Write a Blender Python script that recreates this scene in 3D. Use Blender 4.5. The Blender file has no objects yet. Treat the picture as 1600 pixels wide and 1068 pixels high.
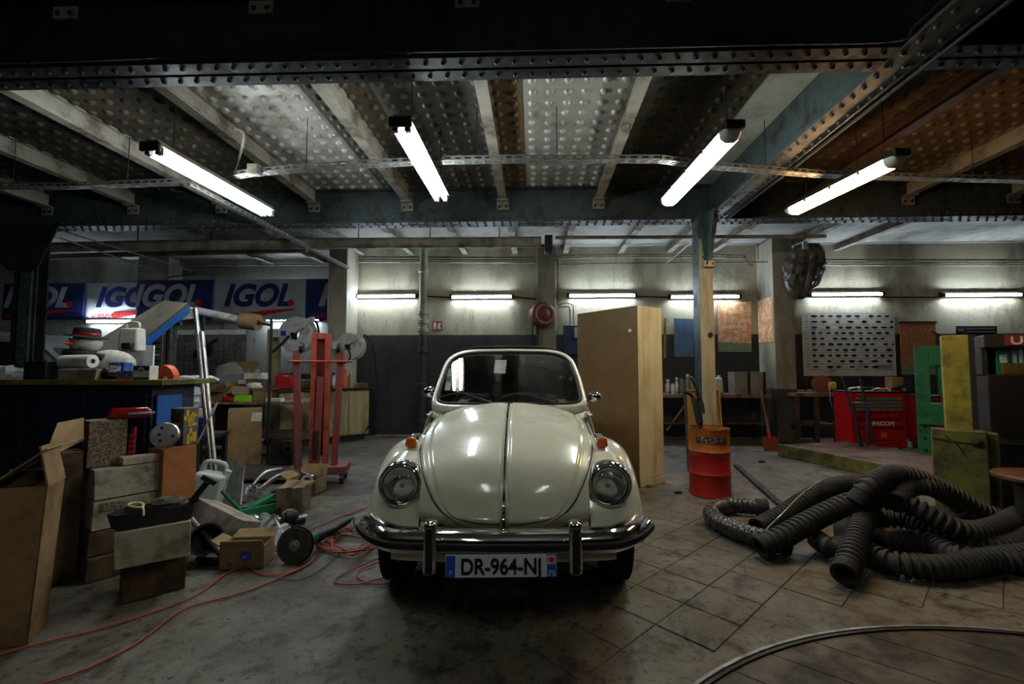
import bpy, bmesh, math, random
from math import sin, cos, pi, radians as R, sqrt, atan2
from mathutils import Vector as V, Matrix, Euler
random.seed(7)
SC = bpy.context.scene
COL = SC.collection
# ---------------------------------------------------------------- camera, world, exposure
FPX = 711.1
CAMZ = 1.32
cam_d = bpy.data.cameras.new('camera'); cam = bpy.data.objects.new('camera', cam_d); COL.objects.link(cam)
cam_d.lens = 16.0; cam_d.sensor_width = 36.0; cam_d.shift_x = -10/1600; cam_d.clip_start = 0.05; cam_d.clip_end = 80
cam.location = (0, 0, CAMZ); cam.rotation_euler = (R(90+3.3), 0, R(2.0))
SC.camera = cam
w = bpy.data.worlds.new('world'); SC.world = w; w.use_nodes = True
w.node_tree.nodes['Background'].inputs[0].default_value = (0.5, 0.55, 0.6, 1)
w.node_tree.nodes['Background'].inputs[1].default_value = 0.003
SC.view_settings.view_transform = 'Standard'; SC.view_settings.look = 'None'
SC.view_settings.gamma = 1.0; SC.view_settings.use_curve_mapping = False
SC.view_settings.exposure = 0.0
TUBE_E = 84.0
WALL_E = 95.0
_CM = Euler(cam.rotation_euler).to_matrix()
def ray(px, py): return _CM @ V(((px-810)/FPX, -(py-534)/FPX, -1.0))
def P(px, py, Y):
    d = ray(px, py); t = Y/d.y; return V((d.x*t, Y, CAMZ+d.z*t))
def H(px, py, z=0.0):
    d = ray(px, py); t = (z-CAMZ)/d.z; return V((d.x*t, d.y*t, z))
# ---------------------------------------------------------------- mesh builder
class MB:
    def __init__(s): s.v = []; s.f = []; s.uv = None
    def add(s, vs, fs):
        o = len(s.v); s.v += [tuple(x) for x in vs]; s.f += [tuple(i+o for i in f) for f in fs]; return s
    def box(s, c, d, r=None, taper=None):
        x, y, z = d[0]/2, d[1]/2, d[2]/2
        tx, ty = taper or (1, 1)
        vs = [V((a*x*(tx if e > 0 else 1), b*y*(ty if e > 0 else 1), e*z)) for e in (-1, 1) for b in (-1, 1) for a in (-1, 1)]
        if r:
            m = Euler([R(q) for q in r]).to_matrix(); vs = [m @ q for q in vs]
        c = V(c); return s.add([q+c for q in vs], [(0,2,3,1),(4,5,7,6),(0,1,5,4),(2,6,7,3),(0,4,6,2),(1,3,7,5)])
    def bb(s, a, b):
        a, b = V(a), V(b); return s.box((a+b)/2, [abs(q) for q in (b-a)])
    def cyl(s, p0, p1, r0, r1=None, n=14, caps=True):
        p0, p1 = V(p0), V(p1); r1 = r0 if r1 is None else r1
        d = (p1-p0).normalized(); u = d.orthogonal().normalized(); w_ = d.cross(u)
        vs = []
        for p, r in ((p0, r0), (p1, r1)):
            vs += [p+(u*cos(2*pi*i/n)+w_*sin(2*pi*i/n))*r for i in range(n)]
        fs = [(i, (i+1) % n, n+(i+1) % n, n+i) for i in range(n)]
        if caps: fs += [tuple(range(n-1, -1, -1)), tuple(range(n, 2*n))]
        return s.add(vs, fs)
    def lathe(s, prof, o=(0,0,0), ax=(0,0,1), n=20, caps=False):
        o = V(o); d = V(ax).normalized(); u = d.orthogonal().normalized(); w_ = d.cross(u); vs = []; m = len(prof)
        for r, h in prof: vs += [o+d*h+(u*cos(2*pi*i/n)+w_*sin(2*pi*i/n))*r for i in range(n)]
        fs = [(k*n+i, k*n+(i+1) % n, (k+1)*n+(i+1) % n, (k+1)*n+i) for k in range(m-1) for i in range(n)]
        if caps: fs += [tuple(range(n-1, -1, -1)), tuple(range((m-1)*n, m*n))]
        return s.add(vs, fs)
    def tube(s, pts, r, n=8, closed=False, caps=True, sq=None):
        pts = [V(p) for p in pts]; m = len(pts); vs = []; u = None
        for k in range(m):
            a = pts[(k-1) % m] if (closed or k > 0) else pts[k]
            b = pts[(k+1) % m] if (closed or k < m-1) else pts[k]
            t = (b-a).normalized()
            if u is None: u = t.orthogonal().normalized()
            u = (u-t*u.dot(t))
            u = u.normalized() if u.length > 1e-6 else t.orthogonal().normalized()
            w_ = t.cross(u); rr = r(k/(m-1)) if callable(r) else (r[k] if isinstance(r, (list, tuple)) else r)
            vs += [pts[k]+(u*cos(2*pi*i/n)+w_*sin(2*pi*i/n))*rr for i in range(n)]
        q = m if closed else m-1
        fs = [(k*n+i, k*n+(i+1) % n, ((k+1) % m)*n+(i+1) % n, ((k+1) % m)*n+i) for k in range(q) for i in range(n)]
        if caps and not closed: fs += [tuple(range(n-1, -1, -1)), tuple(range((m-1)*n, m*n))]
        return s.add(vs, fs)
    def grid(s, fn, nu, nv, wrap=False, skip=None):
        vs = [fn(i/nu, j/nv) for j in range(nv+1) for i in range(nu+1)]
        fs = [(j*(nu+1)+i, j*(nu+1)+i+1, (j+1)*(nu+1)+i+1, (j+1)*(nu+1)+i) for j in range(nv) for i in range(nu) if not (skip and skip((i+.5)/nu, (j+.5)/nv))]
        return s.add(vs, fs)
    def prism(s, out, o, ux, uy, t):
        """outline (2d) extruded by t along ux x uy"""
        o, ux, uy = V(o), V(ux), V(uy); nn = ux.cross(uy).normalized()*t; n = len(out)
        a = [o+ux*p[0]+uy*p[1] for p in out]; b = [p+nn for p in a]
        return s.add(a+b, [tuple(range(n-1, -1, -1)), tuple(range(n, 2*n))]+[(i, (i+1) % n, n+(i+1) % n, n+i) for i in range(n)])
    def sweep(s, sec, path, closed=False, caps=True):
        """sec: list of (out,up); path: list of (pos, outdir, updir)"""
        n = len(sec); m = len(path); vs = []
        for p, o, u in path: vs += [V(p)+V(o)*q[0]+V(u)*q[1] for q in sec]
        q = m if closed else m-1
        fs = [(k*n+i, k*n+(i+1) % n, ((k+1) % m)*n+(i+1) % n, ((k+1) % m)*n+i) for k in range(q) for i in range(n)]
        if caps and not closed: fs += [tuple(range(n-1, -1, -1)), tuple(range((m-1)*n, m*n))]
        return s.add(vs, fs)
    def ball(s, c, r, n=12, m=8, sc=(1,1,1), rot=None, jit=0):
        c = V(c); vs = []; rm = Euler([R(q) for q in rot]).to_matrix() if rot else None
        for j in range(m+1):
            th = pi*j/m
            for i in range(n):
                k = 1+(random.uniform(-jit, jit) if 0 < j < m else 0)
                q = V((r*sc[0]*sin(th)*cos(2*pi*i/n)*k, r*sc[1]*sin(th)*sin(2*pi*i/n)*k, r*sc[2]*cos(th)*k))
                vs.append(c+(rm @ q if rm else q))
        return s.add(vs, [(j*n+i, (j+1)*n+i, (j+1)*n+(i+1) % n, j*n+(i+1) % n) for j in range(m) for i in range(n)])
    def build(s, name, mat, parent=None, smooth=35, bevel=0, seg=2, sub=0, solid=0, fix=True):
        me = bpy.data.meshes.new(name); me.from_pydata(s.v, [], s.f)
        if fix:
            bm = bmesh.new(); bm.from_mesh(me)
            bmesh.ops.remove_doubles(bm, verts=bm.verts, dist=1e-5)
            bmesh.ops.recalc_face_normals(bm, faces=bm.faces); bm.to_mesh(me); bm.free()
        if smooth:
            me.shade_smooth(); me.set_sharp_from_angle(angle=R(smooth))
        me.materials.append(mat); o = bpy.data.objects.new(name, me); COL.objects.link(o)
        if parent: o.parent = parent
        if solid:
            q = o.modifiers.new('solidify', 'SOLIDIFY'); q.thickness = solid; q.offset = -1
        if bevel:
            q = o.modifiers.new('bevel', 'BEVEL'); q.width = bevel; q.segments = seg; q.limit_method = 'ANGLE'; q.angle_limit = R(40)
        if sub:
            q = o.modifiers.new('subdivision', 'SUBSURF'); q.levels = sub; q.render_levels = sub
        return o
def tag(o, label, cat, group=None, kind=None):
    o['label'] = label; o['category'] = cat
    if group: o['group'] = group
    if kind: o['kind'] = kind
    return o
def struct(o, label=None, cat=None):
    o['kind'] = 'structure'
    if label: o['label'] = label
    if cat: o['category'] = cat
    return o
def thing(name, label, cat, loc=(0,0,0), rz=0, group=None, rot=None):
    o = bpy.data.objects.new(name, None); COL.objects.link(o); o.empty_display_size = .1
    o.location = loc; o.rotation_euler = [R(q) for q in rot] if rot else (0, 0, R(rz))
    return tag(o, label, cat, group)
def copy_obj(src, parent=None, loc=None, rot=None):
    o = src.copy(); COL.objects.link(o)
    if parent is not None: o.parent = parent
    if loc is not None: o.location = loc
    if rot is not None: o.rotation_euler = rot
    return o
def spline(pts, n=8):
    pts = [V(p) for p in pts]; out = []
    for i in range(len(pts)-1):
        p0 = pts[max(i-1, 0)]; p1 = pts[i]; p2 = pts[i+1]; p3 = pts[min(i+2, len(pts)-1)]
        for k in range(n):
            t = k/n
            out.append(.5*((2*p1)+(p2-p0)*t+(2*p0-5*p1+4*p2-p3)*t*t+(3*p1-p0-3*p2+p3)*t**3))
    out.append(pts[-1]); return out
def interp(tab, x):
    if x <= tab[0][0]: return tab[0][1]
    for (a, b), (c, d) in zip(tab, tab[1:]):
        if x <= c: return b+(d-b)*(x-a)/(c-a)
    return tab[-1][1]
def sstep(a, b, x):
    t = min(1, max(0, (x-a)/(b-a))); return t*t*(3-2*t)
# ---------------------------------------------------------------- materials
MATS = {}
def lin(c):
    return tuple(((q/255)/12.92 if q/255 <= .04045 else ((q/255+.055)/1.055)**2.4) for q in c)
def mat(name, col, rough=.6, metal=0.0, dirt=None, amt=.5, scale=5.0, bump=0.0, bscale=60, spec=.5, coat=0, trans=0, ior=1.45, emit=None, es=0, alpha=1, streak=False, vary=.12, soft=.12):
    """col / dirt: sRGB 0-255"""
    m = bpy.data.materials.new(name); m.use_nodes = True; nt = m.node_tree; N = nt.nodes; L = nt.links
    b = N['Principled BSDF']; c = (*lin(col), 1)
    b.inputs['Base Color'].default_value = c; b.inputs['Roughness'].default_value = rough; b.inputs['Metallic'].default_value = metal
    b.inputs['Specular IOR Level'].default_value = spec; b.inputs['Coat Weight'].default_value = coat; b.inputs['Coat Roughness'].default_value = .08
    b.inputs['Transmission Weight'].default_value = trans; b.inputs['IOR'].default_value = ior; b.inputs['Alpha'].default_value = alpha
    if emit:
        b.inputs['Emission Color'].default_value = (*lin(emit), 1); b.inputs['Emission Strength'].default_value = es
    tc = N.new('ShaderNodeTexCoord'); mp = N.new('ShaderNodeMapping'); L.new(tc.outputs['Object'], mp.inputs[0])
    if streak: mp.inputs['Scale'].default_value = (1, 1, .18)
    cur = None
    if dirt is not None:
        n = N.new('ShaderNodeTexNoise'); n.inputs['Scale'].default_value = scale; n.inputs['Detail'].default_value = 9; n.inputs['Roughness'].default_value = .68
        L.new(mp.outputs[0], n.inputs['Vector'])
        r = N.new('ShaderNodeMapRange'); r.interpolation_type = 'SMOOTHSTEP'; q = .5+(.5-amt)*.5
        r.inputs['From Min'].default_value = q-soft; r.inputs['From Max'].default_value = q+soft
        L.new(n.outputs['Fac'], r.inputs['Value'])
        mx = N.new('ShaderNodeMix'); mx.data_type = 'RGBA'; mx.inputs[6].default_value = c; mx.inputs[7].default_value = (*lin(dirt), 1)
        L.new(r.outputs[0], mx.inputs[0]); cur = mx.outputs[2]
        rr = N.new('ShaderNodeMapRange'); rr.inputs['To Min'].default_value = rough; rr.inputs['To Max'].default_value = min(1, rough+.25)
        L.new(r.outputs[0], rr.inputs['Value']); L.new(rr.outputs[0], b.inputs['Roughness'])
        if metal: 
            rm = N.new('ShaderNodeMapRange'); rm.inputs['To Min'].default_value = metal; rm.inputs['To Max'].default_value = metal*.4
            L.new(r.outputs[0], rm.inputs['Value']); L.new(rm.outputs[0], b.inputs['Metallic'])
    if vary and not trans:
        n2 = N.new('ShaderNodeTexNoise'); n2.inputs['Scale'].default_value = scale*3.1; n2.inputs['Detail'].default_value = 6; L.new(mp.outputs[0], n2.inputs['Vector'])
        r2 = N.new('ShaderNodeMapRange'); r2.inputs['From Min'].default_value = .3; r2.inputs['From Max'].default_value = .7
        r2.inputs['To Min'].default_value = 1-vary; r2.inputs['To Max'].default_value = 1+vary; L.new(n2.outputs['Fac'], r2.inputs['Value'])
        hs = N.new('ShaderNodeMix'); hs.data_type = 'RGBA'; hs.blend_type = 'MULTIPLY'; hs.inputs[0].default_value = 1; hs.inputs[6].default_value = c
        if cur: L.new(cur, hs.inputs[6])
        L.new(r2.outputs[0], hs.inputs[7]); cur = hs.outputs[2]
    if cur: L.new(cur, b.inputs['Base Color'])
    if bump:
        n3 = N.new('ShaderNodeTexNoise'); n3.inputs['Scale'].default_value = bscale; n3.inputs['Detail'].default_value = 4; L.new(mp.outputs[0], n3.inputs['Vector'])
        bp = N.new('ShaderNodeBump'); bp.inputs['Strength'].default_value = bump; bp.inputs['Distance'].default_value = .01
        L.new(n3.outputs['Fac'], bp.inputs['Height']); L.new(bp.outputs[0], b.inputs['Normal'])
    MATS[name] = m; return m
def wall_mat(name, split, up, up2, lo, lo2):
    m = bpy.data.materials.new(name); m.use_nodes = True; nt = m.node_tree; N = nt.nodes; L = nt.links; b = N['Principled BSDF']
    tc = N.new('ShaderNodeTexCoord')
    def noise(sc, det, sx=1, sz=1, rough=.65):
        mp = N.new('ShaderNodeMapping'); mp.inputs['Scale'].default_value = (sx, sx, sz); L.new(tc.outputs['Object'], mp.inputs[0])
        n = N.new('ShaderNodeTexNoise'); n.inputs['Scale'].default_value = sc; n.inputs['Detail'].default_value = det; n.inputs['Roughness'].default_value = rough; L.new(mp.outputs[0], n.inputs['Vector']); return n.outputs['Fac']
    def rng(v, a, b_, c=0, d=1):
        r = N.new('ShaderNodeMapRange'); r.interpolation_type = 'SMOOTHSTEP'; L.new(v, r.inputs['Value'])
        for k, q in zip(('From Min','From Max','To Min','To Max'), (a, b_, c, d)): r.inputs[k].default_value = q
        return r.outputs[0]
    def mix(f, a, b_):
        q = N.new('ShaderNodeMix'); q.data_type = 'RGBA'; L.new(f, q.inputs[0])
        for i, z in ((6, a), (7, b_)):
            if isinstance(z, tuple): q.inputs[i].default_value = (*lin(z), 1)
            else: L.new(z, q.inputs[i])
        return q.outputs[2]
    upc = mix(rng(noise(1.3, 8, 1, .35), .42, .66), up, up2)
    upc = mix(rng(noise(5, 9, 1.6, .25, .75), .60, .72), upc, tuple(int(q*.6) for q in up2))
    loc = mix(rng(noise(2.2, 8, 1, .6), .4, .7), lo, lo2)
    loc = mix(rng(noise(9, 8, 1, 1, .8), .652, .668), loc, tuple(int(q*.85) for q in up))
    sp = N.new('ShaderNodeSeparateXYZ'); L.new(tc.outputs['Object'], sp.inputs[0])
    col = mix(rng(sp.outputs['Z'], split-.012, split+.012), loc, upc)
    L.new(col, b.inputs['Base Color']); b.inputs['Roughness'].default_value = .7
    bp = N.new('ShaderNodeBump'); bp.inputs['Strength'].default_value = .35; bp.inputs['Distance'].default_value = .02; L.new(noise(14, 6), bp.inputs['Height']); L.new(bp.outputs[0], b.inputs['Normal'])
    return m
M_wall = wall_mat('plaster_two_tone', 1.98, (178,170,146), (118,110,88), (46,46,48), (24,24,25))
M_wall_l = wall_mat('plaster_left', 1.2, (150,150,142), (104,104,96), (48,50,54), (28,28,30))
M_pier = wall_mat('pier_paint', .95, (158,152,136), (104,96,80), (58,57,55), (36,34,32))
def floor_mat():
    m = bpy.data.materials.new('stained_concrete'); m.use_nodes = True; nt = m.node_tree; N = nt.nodes; L = nt.links; b = N['Principled BSDF']
    ge = N.new('ShaderNodeNewGeometry'); pos = ge.outputs['Position']
    def noise(sc, det, rough=.65, dist=0):
        n = N.new('ShaderNodeTexNoise'); n.inputs['Scale'].default_value = sc; n.inputs['Detail'].default_value = det; n.inputs['Roughness'].default_value = rough; n.inputs['Distortion'].default_value = dist
        L.new(pos, n.inputs['Vector']); return n.outputs['Fac']
    def rng(v, a, b_, c=0, d=1):
        r = N.new('ShaderNodeMapRange'); r.interpolation_type = 'SMOOTHSTEP'; L.new(v, r.inputs['Value'])
        for k, q in zip(('From Min','From Max','To Min','To Max'), (a, b_, c, d)): r.inputs[k].default_value = q
        return r.outputs[0]
    def mix(f, a, b_):
        q = N.new('ShaderNodeMix'); q.data_type = 'RGBA'; L.new(f, q.inputs[0])
        for i, z in ((6, a), (7, b_)):
            if isinstance(z, tuple): q.inputs[i].default_value = (*lin(z), 1)
            else: L.new(z, q.inputs[i])
        return q.outputs[2]
    def mth(op, a, b_):
        q = N.new('ShaderNodeMath'); q.operation = op
        for i, z in ((0, a), (1, b_)):
            if isinstance(z, (int, float)): q.inputs[i].default_value = z
            else: L.new(z, q.inputs[i])
        return q.outputs[0]
    c = mix(rng(noise(.9, 9), .35, .65), (108,100,86), (76,68,56))
    c = mix(rng(noise(5.5, 9, .72, .4), .50, .64), c, (48,41,33))
    c = mix(rng(noise(20, 8, .75), .55, .63), c, (34,28,22))
    c = mix(rng(noise(2.1, 9, .7, 1.2), .54, .66), c, (42,34,26))
    # oil stain with an edge of its own, near the red crane
    s = P(560, 762, 4.6); s = H(562, 757)
    ds = N.new('ShaderNodeVectorMath'); ds.operation = 'DISTANCE'; ds.inputs[1].default_value = s; L.new(pos, ds.inputs[0])
    d2 = mth('ADD', ds.outputs['Value'], mth('MULTIPLY', noise(3.2, 5), .9))
    st = rng(d2, .86, .90, 1, 0); c = mix(st, c, (56,44,32))
    L.new(c, b.inputs['Base Color'])
    rg = rng(noise(3, 6), .35, .65, .42, .75); L.new(rg, b.inputs['Roughness'])
    bp = N.new('ShaderNodeBump'); bp.inputs['Strength'].default_value = .3; bp.inputs['Distance'].default_value = .012; L.new(noise(30, 7, .7), bp.inputs['Height']); L.new(bp.outputs[0], b.inputs['Normal'])
    return m
M_floor = floor_mat()
M_steel = mat('blue_grey_painted_steel', (64,74,76), .5, .25, (34,36,34), .35, 4, .15)
M_steeld = mat('dark_painted_steel', (40,48,52), .5, .25, (24,22,20), .45, 4, .15)
M_joist = mat('cream_painted_joist', (140,134,122), .6, 0, (88,78,64), .4, 3, .1)
M_pan_l = mat('pale_pressed_panel', (178,176,170), .42, .3, (124,116,102), .34, 2.2, .05)
M_pan_m = mat('grey_pressed_panel', (116,112,106), .45, .3, (82,74,64), .45, 2.2, .05)
M_pan_d = mat('dark_pressed_panel', (74,66,52), .5, .2, (46,40,32), .5, 2.2, .05)
M_pan_t = mat('tan_pressed_panel', (104,90,68), .5, .2, (80,64,42), .5, 2.2, .05)
M_slab = mat('plaster_slab', (150,148,142), .8, 0, (100,96,88), .35, 1.2, .2)
M_galv = mat('galvanised_steel', (150,150,146), .38, .8, (96,94,88), .45, 8)
M_alu = mat('aluminium', (190,190,190), .28, 1.0, (120,118,112), .3, 8)
M_chrome = mat('chrome', (225,225,225), .06, 1.0, vary=0)
M_black = mat('black_plastic', (22,22,23), .5, 0, (40,38,35), .3, 8)
M_rubber = mat('black_rubber', (16,16,16), .75, 0, (40,37,33), .28, 10)
M_dkmetal = mat('dark_greasy_metal', (48,45,42), .42, .6, (24,20,17), .5, 8)
M_wire = mat('black_cable', (18,18,19), .6)
M_card = mat('brown_cardboard', (130,104,70), .85, 0, (94,72,46), .35, 4, .1)
M_card2 = mat('greyed_cardboard', (118,104,84), .85, 0, (74,62,48), .4, 5, .1)
M_cardw = mat('whitish_cardboard', (150,142,128), .85, 0, (92,82,68), .38, 6, .1)
M_cardd = mat('dark_stained_cardboard', (84,64,44), .85, 0, (48,36,26), .45, 5, .1)
M_paper = mat('white_paper', (200,198,190), .8, 0, (150,144,130), .3, 8)
M_white = mat('white_enamel', (196,198,196), .4, 0, (130,124,112), .3, 6)
M_plast = mat('translucent_white_plastic', (178,178,168), .45, 0, (140,134,116), .3, 5)
M_clear = mat('clear_plastic_film', (190,194,196), .16, 0, None, trans=.25, ior=1.4, bump=.9, bscale=25, alpha=.5, vary=0)
M_red = mat('red_enamel', (158,16,20), .32, 0, (110,12,14), .3, 5)
M_redw = mat('worn_red_paint', (116,44,40), .5, 0, (84,56,52), .42, 9, .1)
M_redo = mat('worn_orange_red_paint', (152,62,42), .48, 0, (104,46,38), .38, 9, .1)
M_green = mat('green_machine_paint', (26,104,66), .5, 0, (22,60,42), .35, 5)
M_yel = mat('worn_yellow_paint', (132,122,36), .55, 0, (74,66,28), .42, 4, .1)
M_yeld = mat('greasy_yellow_green_paint', (94,90,34), .55, 0, (52,48,24), .5, 4, .1)
M_navy = mat('navy_counter_paint', (22,32,58), .5, 0, (14,18,30), .4, 3)
M_blue = mat('blue_plastic', (16,74,140), .45)
M_wood = mat('worn_wood', (124,100,70), .7, 0, (78,60,42), .45, 5, .15, streak=True)
M_woodd = mat('dark_wood', (74,54,40), .65, 0, (44,32,24), .45, 5, .15)
M_beige = mat('dirty_beige_paint', (158,146,108), .6, 0, (104,88,56), .42, 4, .1, streak=True)
M_orange = mat('orange_plastic', (206,78,30), .45, 0, (150,56,26), .3, 8)
M_glass = mat('clear_glass', (235,240,240), .02, 0, None, trans=1, ior=1.45)
def thin_glass(name, tint, ior=1.5, rough=.01, bump=0, bscale=40):
    m = bpy.data.materials.new(name); m.use_nodes = True; nt = m.node_tree; N = nt.nodes; L = nt.links; N.remove(N['Principled BSDF']); out = N['Material Output']
    tr = N.new('ShaderNodeBsdfTransparent'); tr.inputs[0].default_value = (*lin(tint), 1); gl = N.new('ShaderNodeBsdfGlossy'); gl.inputs['Roughness'].default_value = rough
    fr = N.new('ShaderNodeFresnel'); fr.inputs['IOR'].default_value = ior; mx = N.new('ShaderNodeMixShader')
    if bump:
        tc = N.new('ShaderNodeTexCoord'); n = N.new('ShaderNodeTexNoise'); n.inputs['Scale'].default_value = bscale; L.new(tc.outputs['Object'], n.inputs['Vector'])
        bp = N.new('ShaderNodeBump'); bp.inputs['Strength'].default_value = bump; bp.inputs['Distance'].default_value = .01; L.new(n.outputs['Fac'], bp.inputs['Height']); L.new(bp.outputs[0], gl.inputs['Normal']); L.new(bp.outputs[0], fr.inputs['Normal'])
    L.new(fr.outputs[0], mx.inputs[0]); L.new(tr.outputs[0], mx.inputs[1]); L.new(gl.outputs[0], mx.inputs[2]); L.new(mx.outputs[0], out.inputs[0]); return m
def tube_mat(name, col, e): return mat(name, (240,240,240), .5, vary=0, emit=col, es=e)
M_t_cool = tube_mat('cool_white_tube', (238,248,250), TUBE_E)
M_t_near = tube_mat('aged_white_tube', (238,244,236), TUBE_E*.36)
M_t_green = tube_mat('greenish_white_diffuser', (240,252,234), TUBE_E*.62)
M_t_warm = tube_mat('warm_white_diffuser', (255,200,140), TUBE_E*.68)
M_t_wall = tube_mat('wall_tube_white', (222,240,255), WALL_E)
M_t_wallw = tube_mat('wall_tube_warm', (255,236,206), WALL_E)
def text(s, size, o, ux, uy, m, name, parent=None, shear=0, bold=0, align='LEFT', depth=.002, wave=None, sx=1):
    cu = bpy.data.curves.new('t', 'FONT'); cu.body = s; cu.size = size; cu.shear = shear; cu.offset = bold; cu.align_x = align; cu.extrude = 0
    ob = bpy.data.objects.new('t', cu); COL.objects.link(ob); dg = bpy.context.evaluated_depsgraph_get()
    me = bpy.data.meshes.new_from_object(ob.evaluated_get(dg)); bpy.data.objects.remove(ob); bpy.data.curves.remove(cu)
    o, ux, uy = V(o), V(ux).normalized(), V(uy).normalized()
    for q in me.vertices:
        x, y = q.co.x*sx, q.co.y; p = o+ux*x+uy*y
        q.co = p+(V((0, wave(p.x), 0)) if wave else V((0,0,0)))
    me.name = name; me.materials.clear(); me.materials.append(m); ob = bpy.data.objects.new(name, me); COL.objects.link(ob)
    if parent: ob.parent = parent
    return ob
# ================================================================ STRUCTURE
YB = 8.95; YL = 9.7; CEIL = 3.76
fl = MB().bb((-15, -2.5, -.12), (13, 9.9, -.004)).build('floor', M_floor, smooth=0); struct(fl, 'stained grey concrete workshop floor with oil marks', 'floor')
# floor tiles laid on the diagonal, in front of and right of the car
TC = V((2.03, .28)); TR = 2.17
tile_mb = MB().box((0, 0, -.004), (.30, .30, .012)).build('floor_tile', M_floor, fl, smooth=0, bevel=.003, seg=1)
first = True
for i in range(-14, 24):
    for j in range(-14, 24):
        u, v_ = i*.306, j*.306
        x = (u-v_)*.70711+.84; y = (u+v_)*.70711+2.45
        if not (-.35 < x < 3.6 and 1.5 < y < 4.3): continue
        if (V((x, y))-TC).length < TR+.30 or x-1.0 > (4.9-y)*1.2+.6: continue
        o = tile_mb if first else copy_obj(tile_mb, fl)
        o.location = (x, y, random.uniform(-.001, .0015)); o.rotation_euler = (random.uniform(-.002, .002), random.uniform(-.002, .002), R(45)); first = False
# turntable in the floor
tt = thing('turntable', 'large round wooden plank turntable with steel rim set into the floor', 'turntable', (TC.x, TC.y, 0))
MB().lathe([(TR+.03, -.004), (TR+.03, .012), (TR+.012, .014), (TR+.012, -.004)], n=96).build('steel_rim', M_galv, tt)
MB().lathe([(TR-.002, -.003), (TR-.002, .016), (TR-.018, .017), (TR-.018, -.003)], n=96).build('inner_rim', M_dkmetal, tt)
M_tplank = mat('oily_turntable_plank', (62,50,36), .5, 0, (32,25,18), .5, 4, .2)
ca, sa = cos(R(-38)), sin(R(-38)); pw = .235
for k in range(-9, 9):
    a0, a1 = k*pw+.003, (k+1)*pw-.003; rr = TR-.02; pts = []
    if min(abs(a0), abs(a1)) >= rr: continue
    def hx(a): return sqrt(max(0, rr*rr-a*a))
    out = [(-hx(a0+(a1-a0)*q/6), a0+(a1-a0)*q/6) for q in range(7)]+[(hx(a1+(a0-a1)*q/6), a1+(a0-a1)*q/6) for q in range(7)]
    MB().prism([(x*ca-y*sa, x*sa+y*ca) for x, y in out][::-1], (0, 0, -.004), (1,0,0), (0,1,0), .013).build('plank', M_tplank, tt, smooth=0)
# walls
def wallbox(name, a, b, m, label): return struct(MB().bb(a, b).build(name, m, smooth=0), label, 'wall')
wallbox('wall_back', (-3.6, YB, 0), (13, YB+.2, CEIL+.1), M_wall, 'dirty cream plaster back wall with charcoal painted lower half')
wallbox('wall_back_left', (-15, YL, 0), (-3.6, YL+.2, CEIL+.1), M_wall_l, 'grey plaster wall behind the banners')
wallbox('wall_left', (-15.2, -2.5, 0), (-15, YL+.2, CEIL+.1), M_wall_l, 'dark plaster wall at the far end past the white van')
wallbox('wall_right', (13, -2.5, 0), (13.2, YL, CEIL+.1), M_wall_l, 'dark plaster wall past the tool chests')
def pier(a, b, lab): return struct(MB().bb(a, b).build('pillar', M_pier, bevel=.012, smooth=0), lab, 'pillar')
pL = pier((P(513,450,8.4).x, 8.4, 0), (P(542,450,8.4).x, YL, 3.7), 'grey plastered wall pillar beside the hose reels')
pR = pier((P(1208,450,8.35).x, 8.35, 0), (P(1240,450,8.35).x, YB, 3.7), 'cream wall pillar with the bagged fan hanging on it')
pM = pier((P(839,450,8.78).x, 8.78, 0), (P(868,450,8.78).x, YB, 3.7), 'shallow cream pilaster carrying the red cable reel')
pLL = pier((P(214,450,9.3).x, 9.3, 0), (P(262,450,9.3).x, YL, 3.7), 'pale wall pillar under the overlapping banner')
# pipes along the back wall
def pipe(name, pts, r, m, label, cat='pipe', n=10, group=None): return tag(MB().tube(pts, r, n).build(name, m), label, cat, group)
dp = thing('drain_pipe', 'cast iron drain pipe with collars running up the back wall', 'pipe', (P(661,500,8.8).x, 8.8, 0))
M_dpu = wall_mat('drain_pipe_paint', 1.98, (140,136,120), (96,92,78), (46,46,48), (28,28,30))
MB().cyl((0,0,0), (0,0,3.7), .078, n=16).build('pipe', M_dpu, dp)
for z in (.25, .95, 1.62, 2.02, 2.18, 2.36, 3.2): MB().cyl((0,0,z), (0,0,z+.09), .1, n=16).build('collar', M_dpu, dp, bevel=.01)
y0 = 8.86
for k, (py, r) in enumerate(((401, .016), (405, .012), (409, .016))):
    a = P(560, py, y0); b = P(836, py+1, y0); pipe('conduit', [a, b], r, M_joist, ['upper', 'middle', 'lower'][k]+' thin conduit under the ceiling between drain pipe and pilaster', group='ceiling conduits')
for k, (py, r) in enumerate(((400, .018), (404, .012))):
    pts = spline([P(872, py+70, y0), P(872, py+10, y0), P(876, py, y0), P(1000, py-2, y0), P(1150, py-1, y0), P(1162, py+3, y0), P(1170, py+12, y0), P(1176, py+14, y0)], 6)
    pipe('conduit', pts, r, M_joist, ['outer', 'inner'][k]+' bent conduit above the tall cupboard', group='bent conduits')
for k, (py, r) in enumerate(((405, .014), (410, .018), (414, .012))):
    pipe('conduit', [P(1275, py, y0), P(1700, py+1, y0)], r, M_joist, ['topmost', 'middle', 'lowest'][k]+' of three parallel conduits above the brake pad chart', group='chart wall conduits')
for k, (py, r) in enumerate(((410, .02), (414, .014))):
    pipe('conduit', [P(283, py, 9.62), P(513, py, 9.62)], r, M_joist, ['upper', 'lower'][k]+' conduit above the banners', group='banner wall conduits')
pipe('conduit', [P(868, 395, 8.84), P(868, 548, 8.84)], .022, M_joist, 'upright pipe on the pilaster beside the red cable reel')
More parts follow.
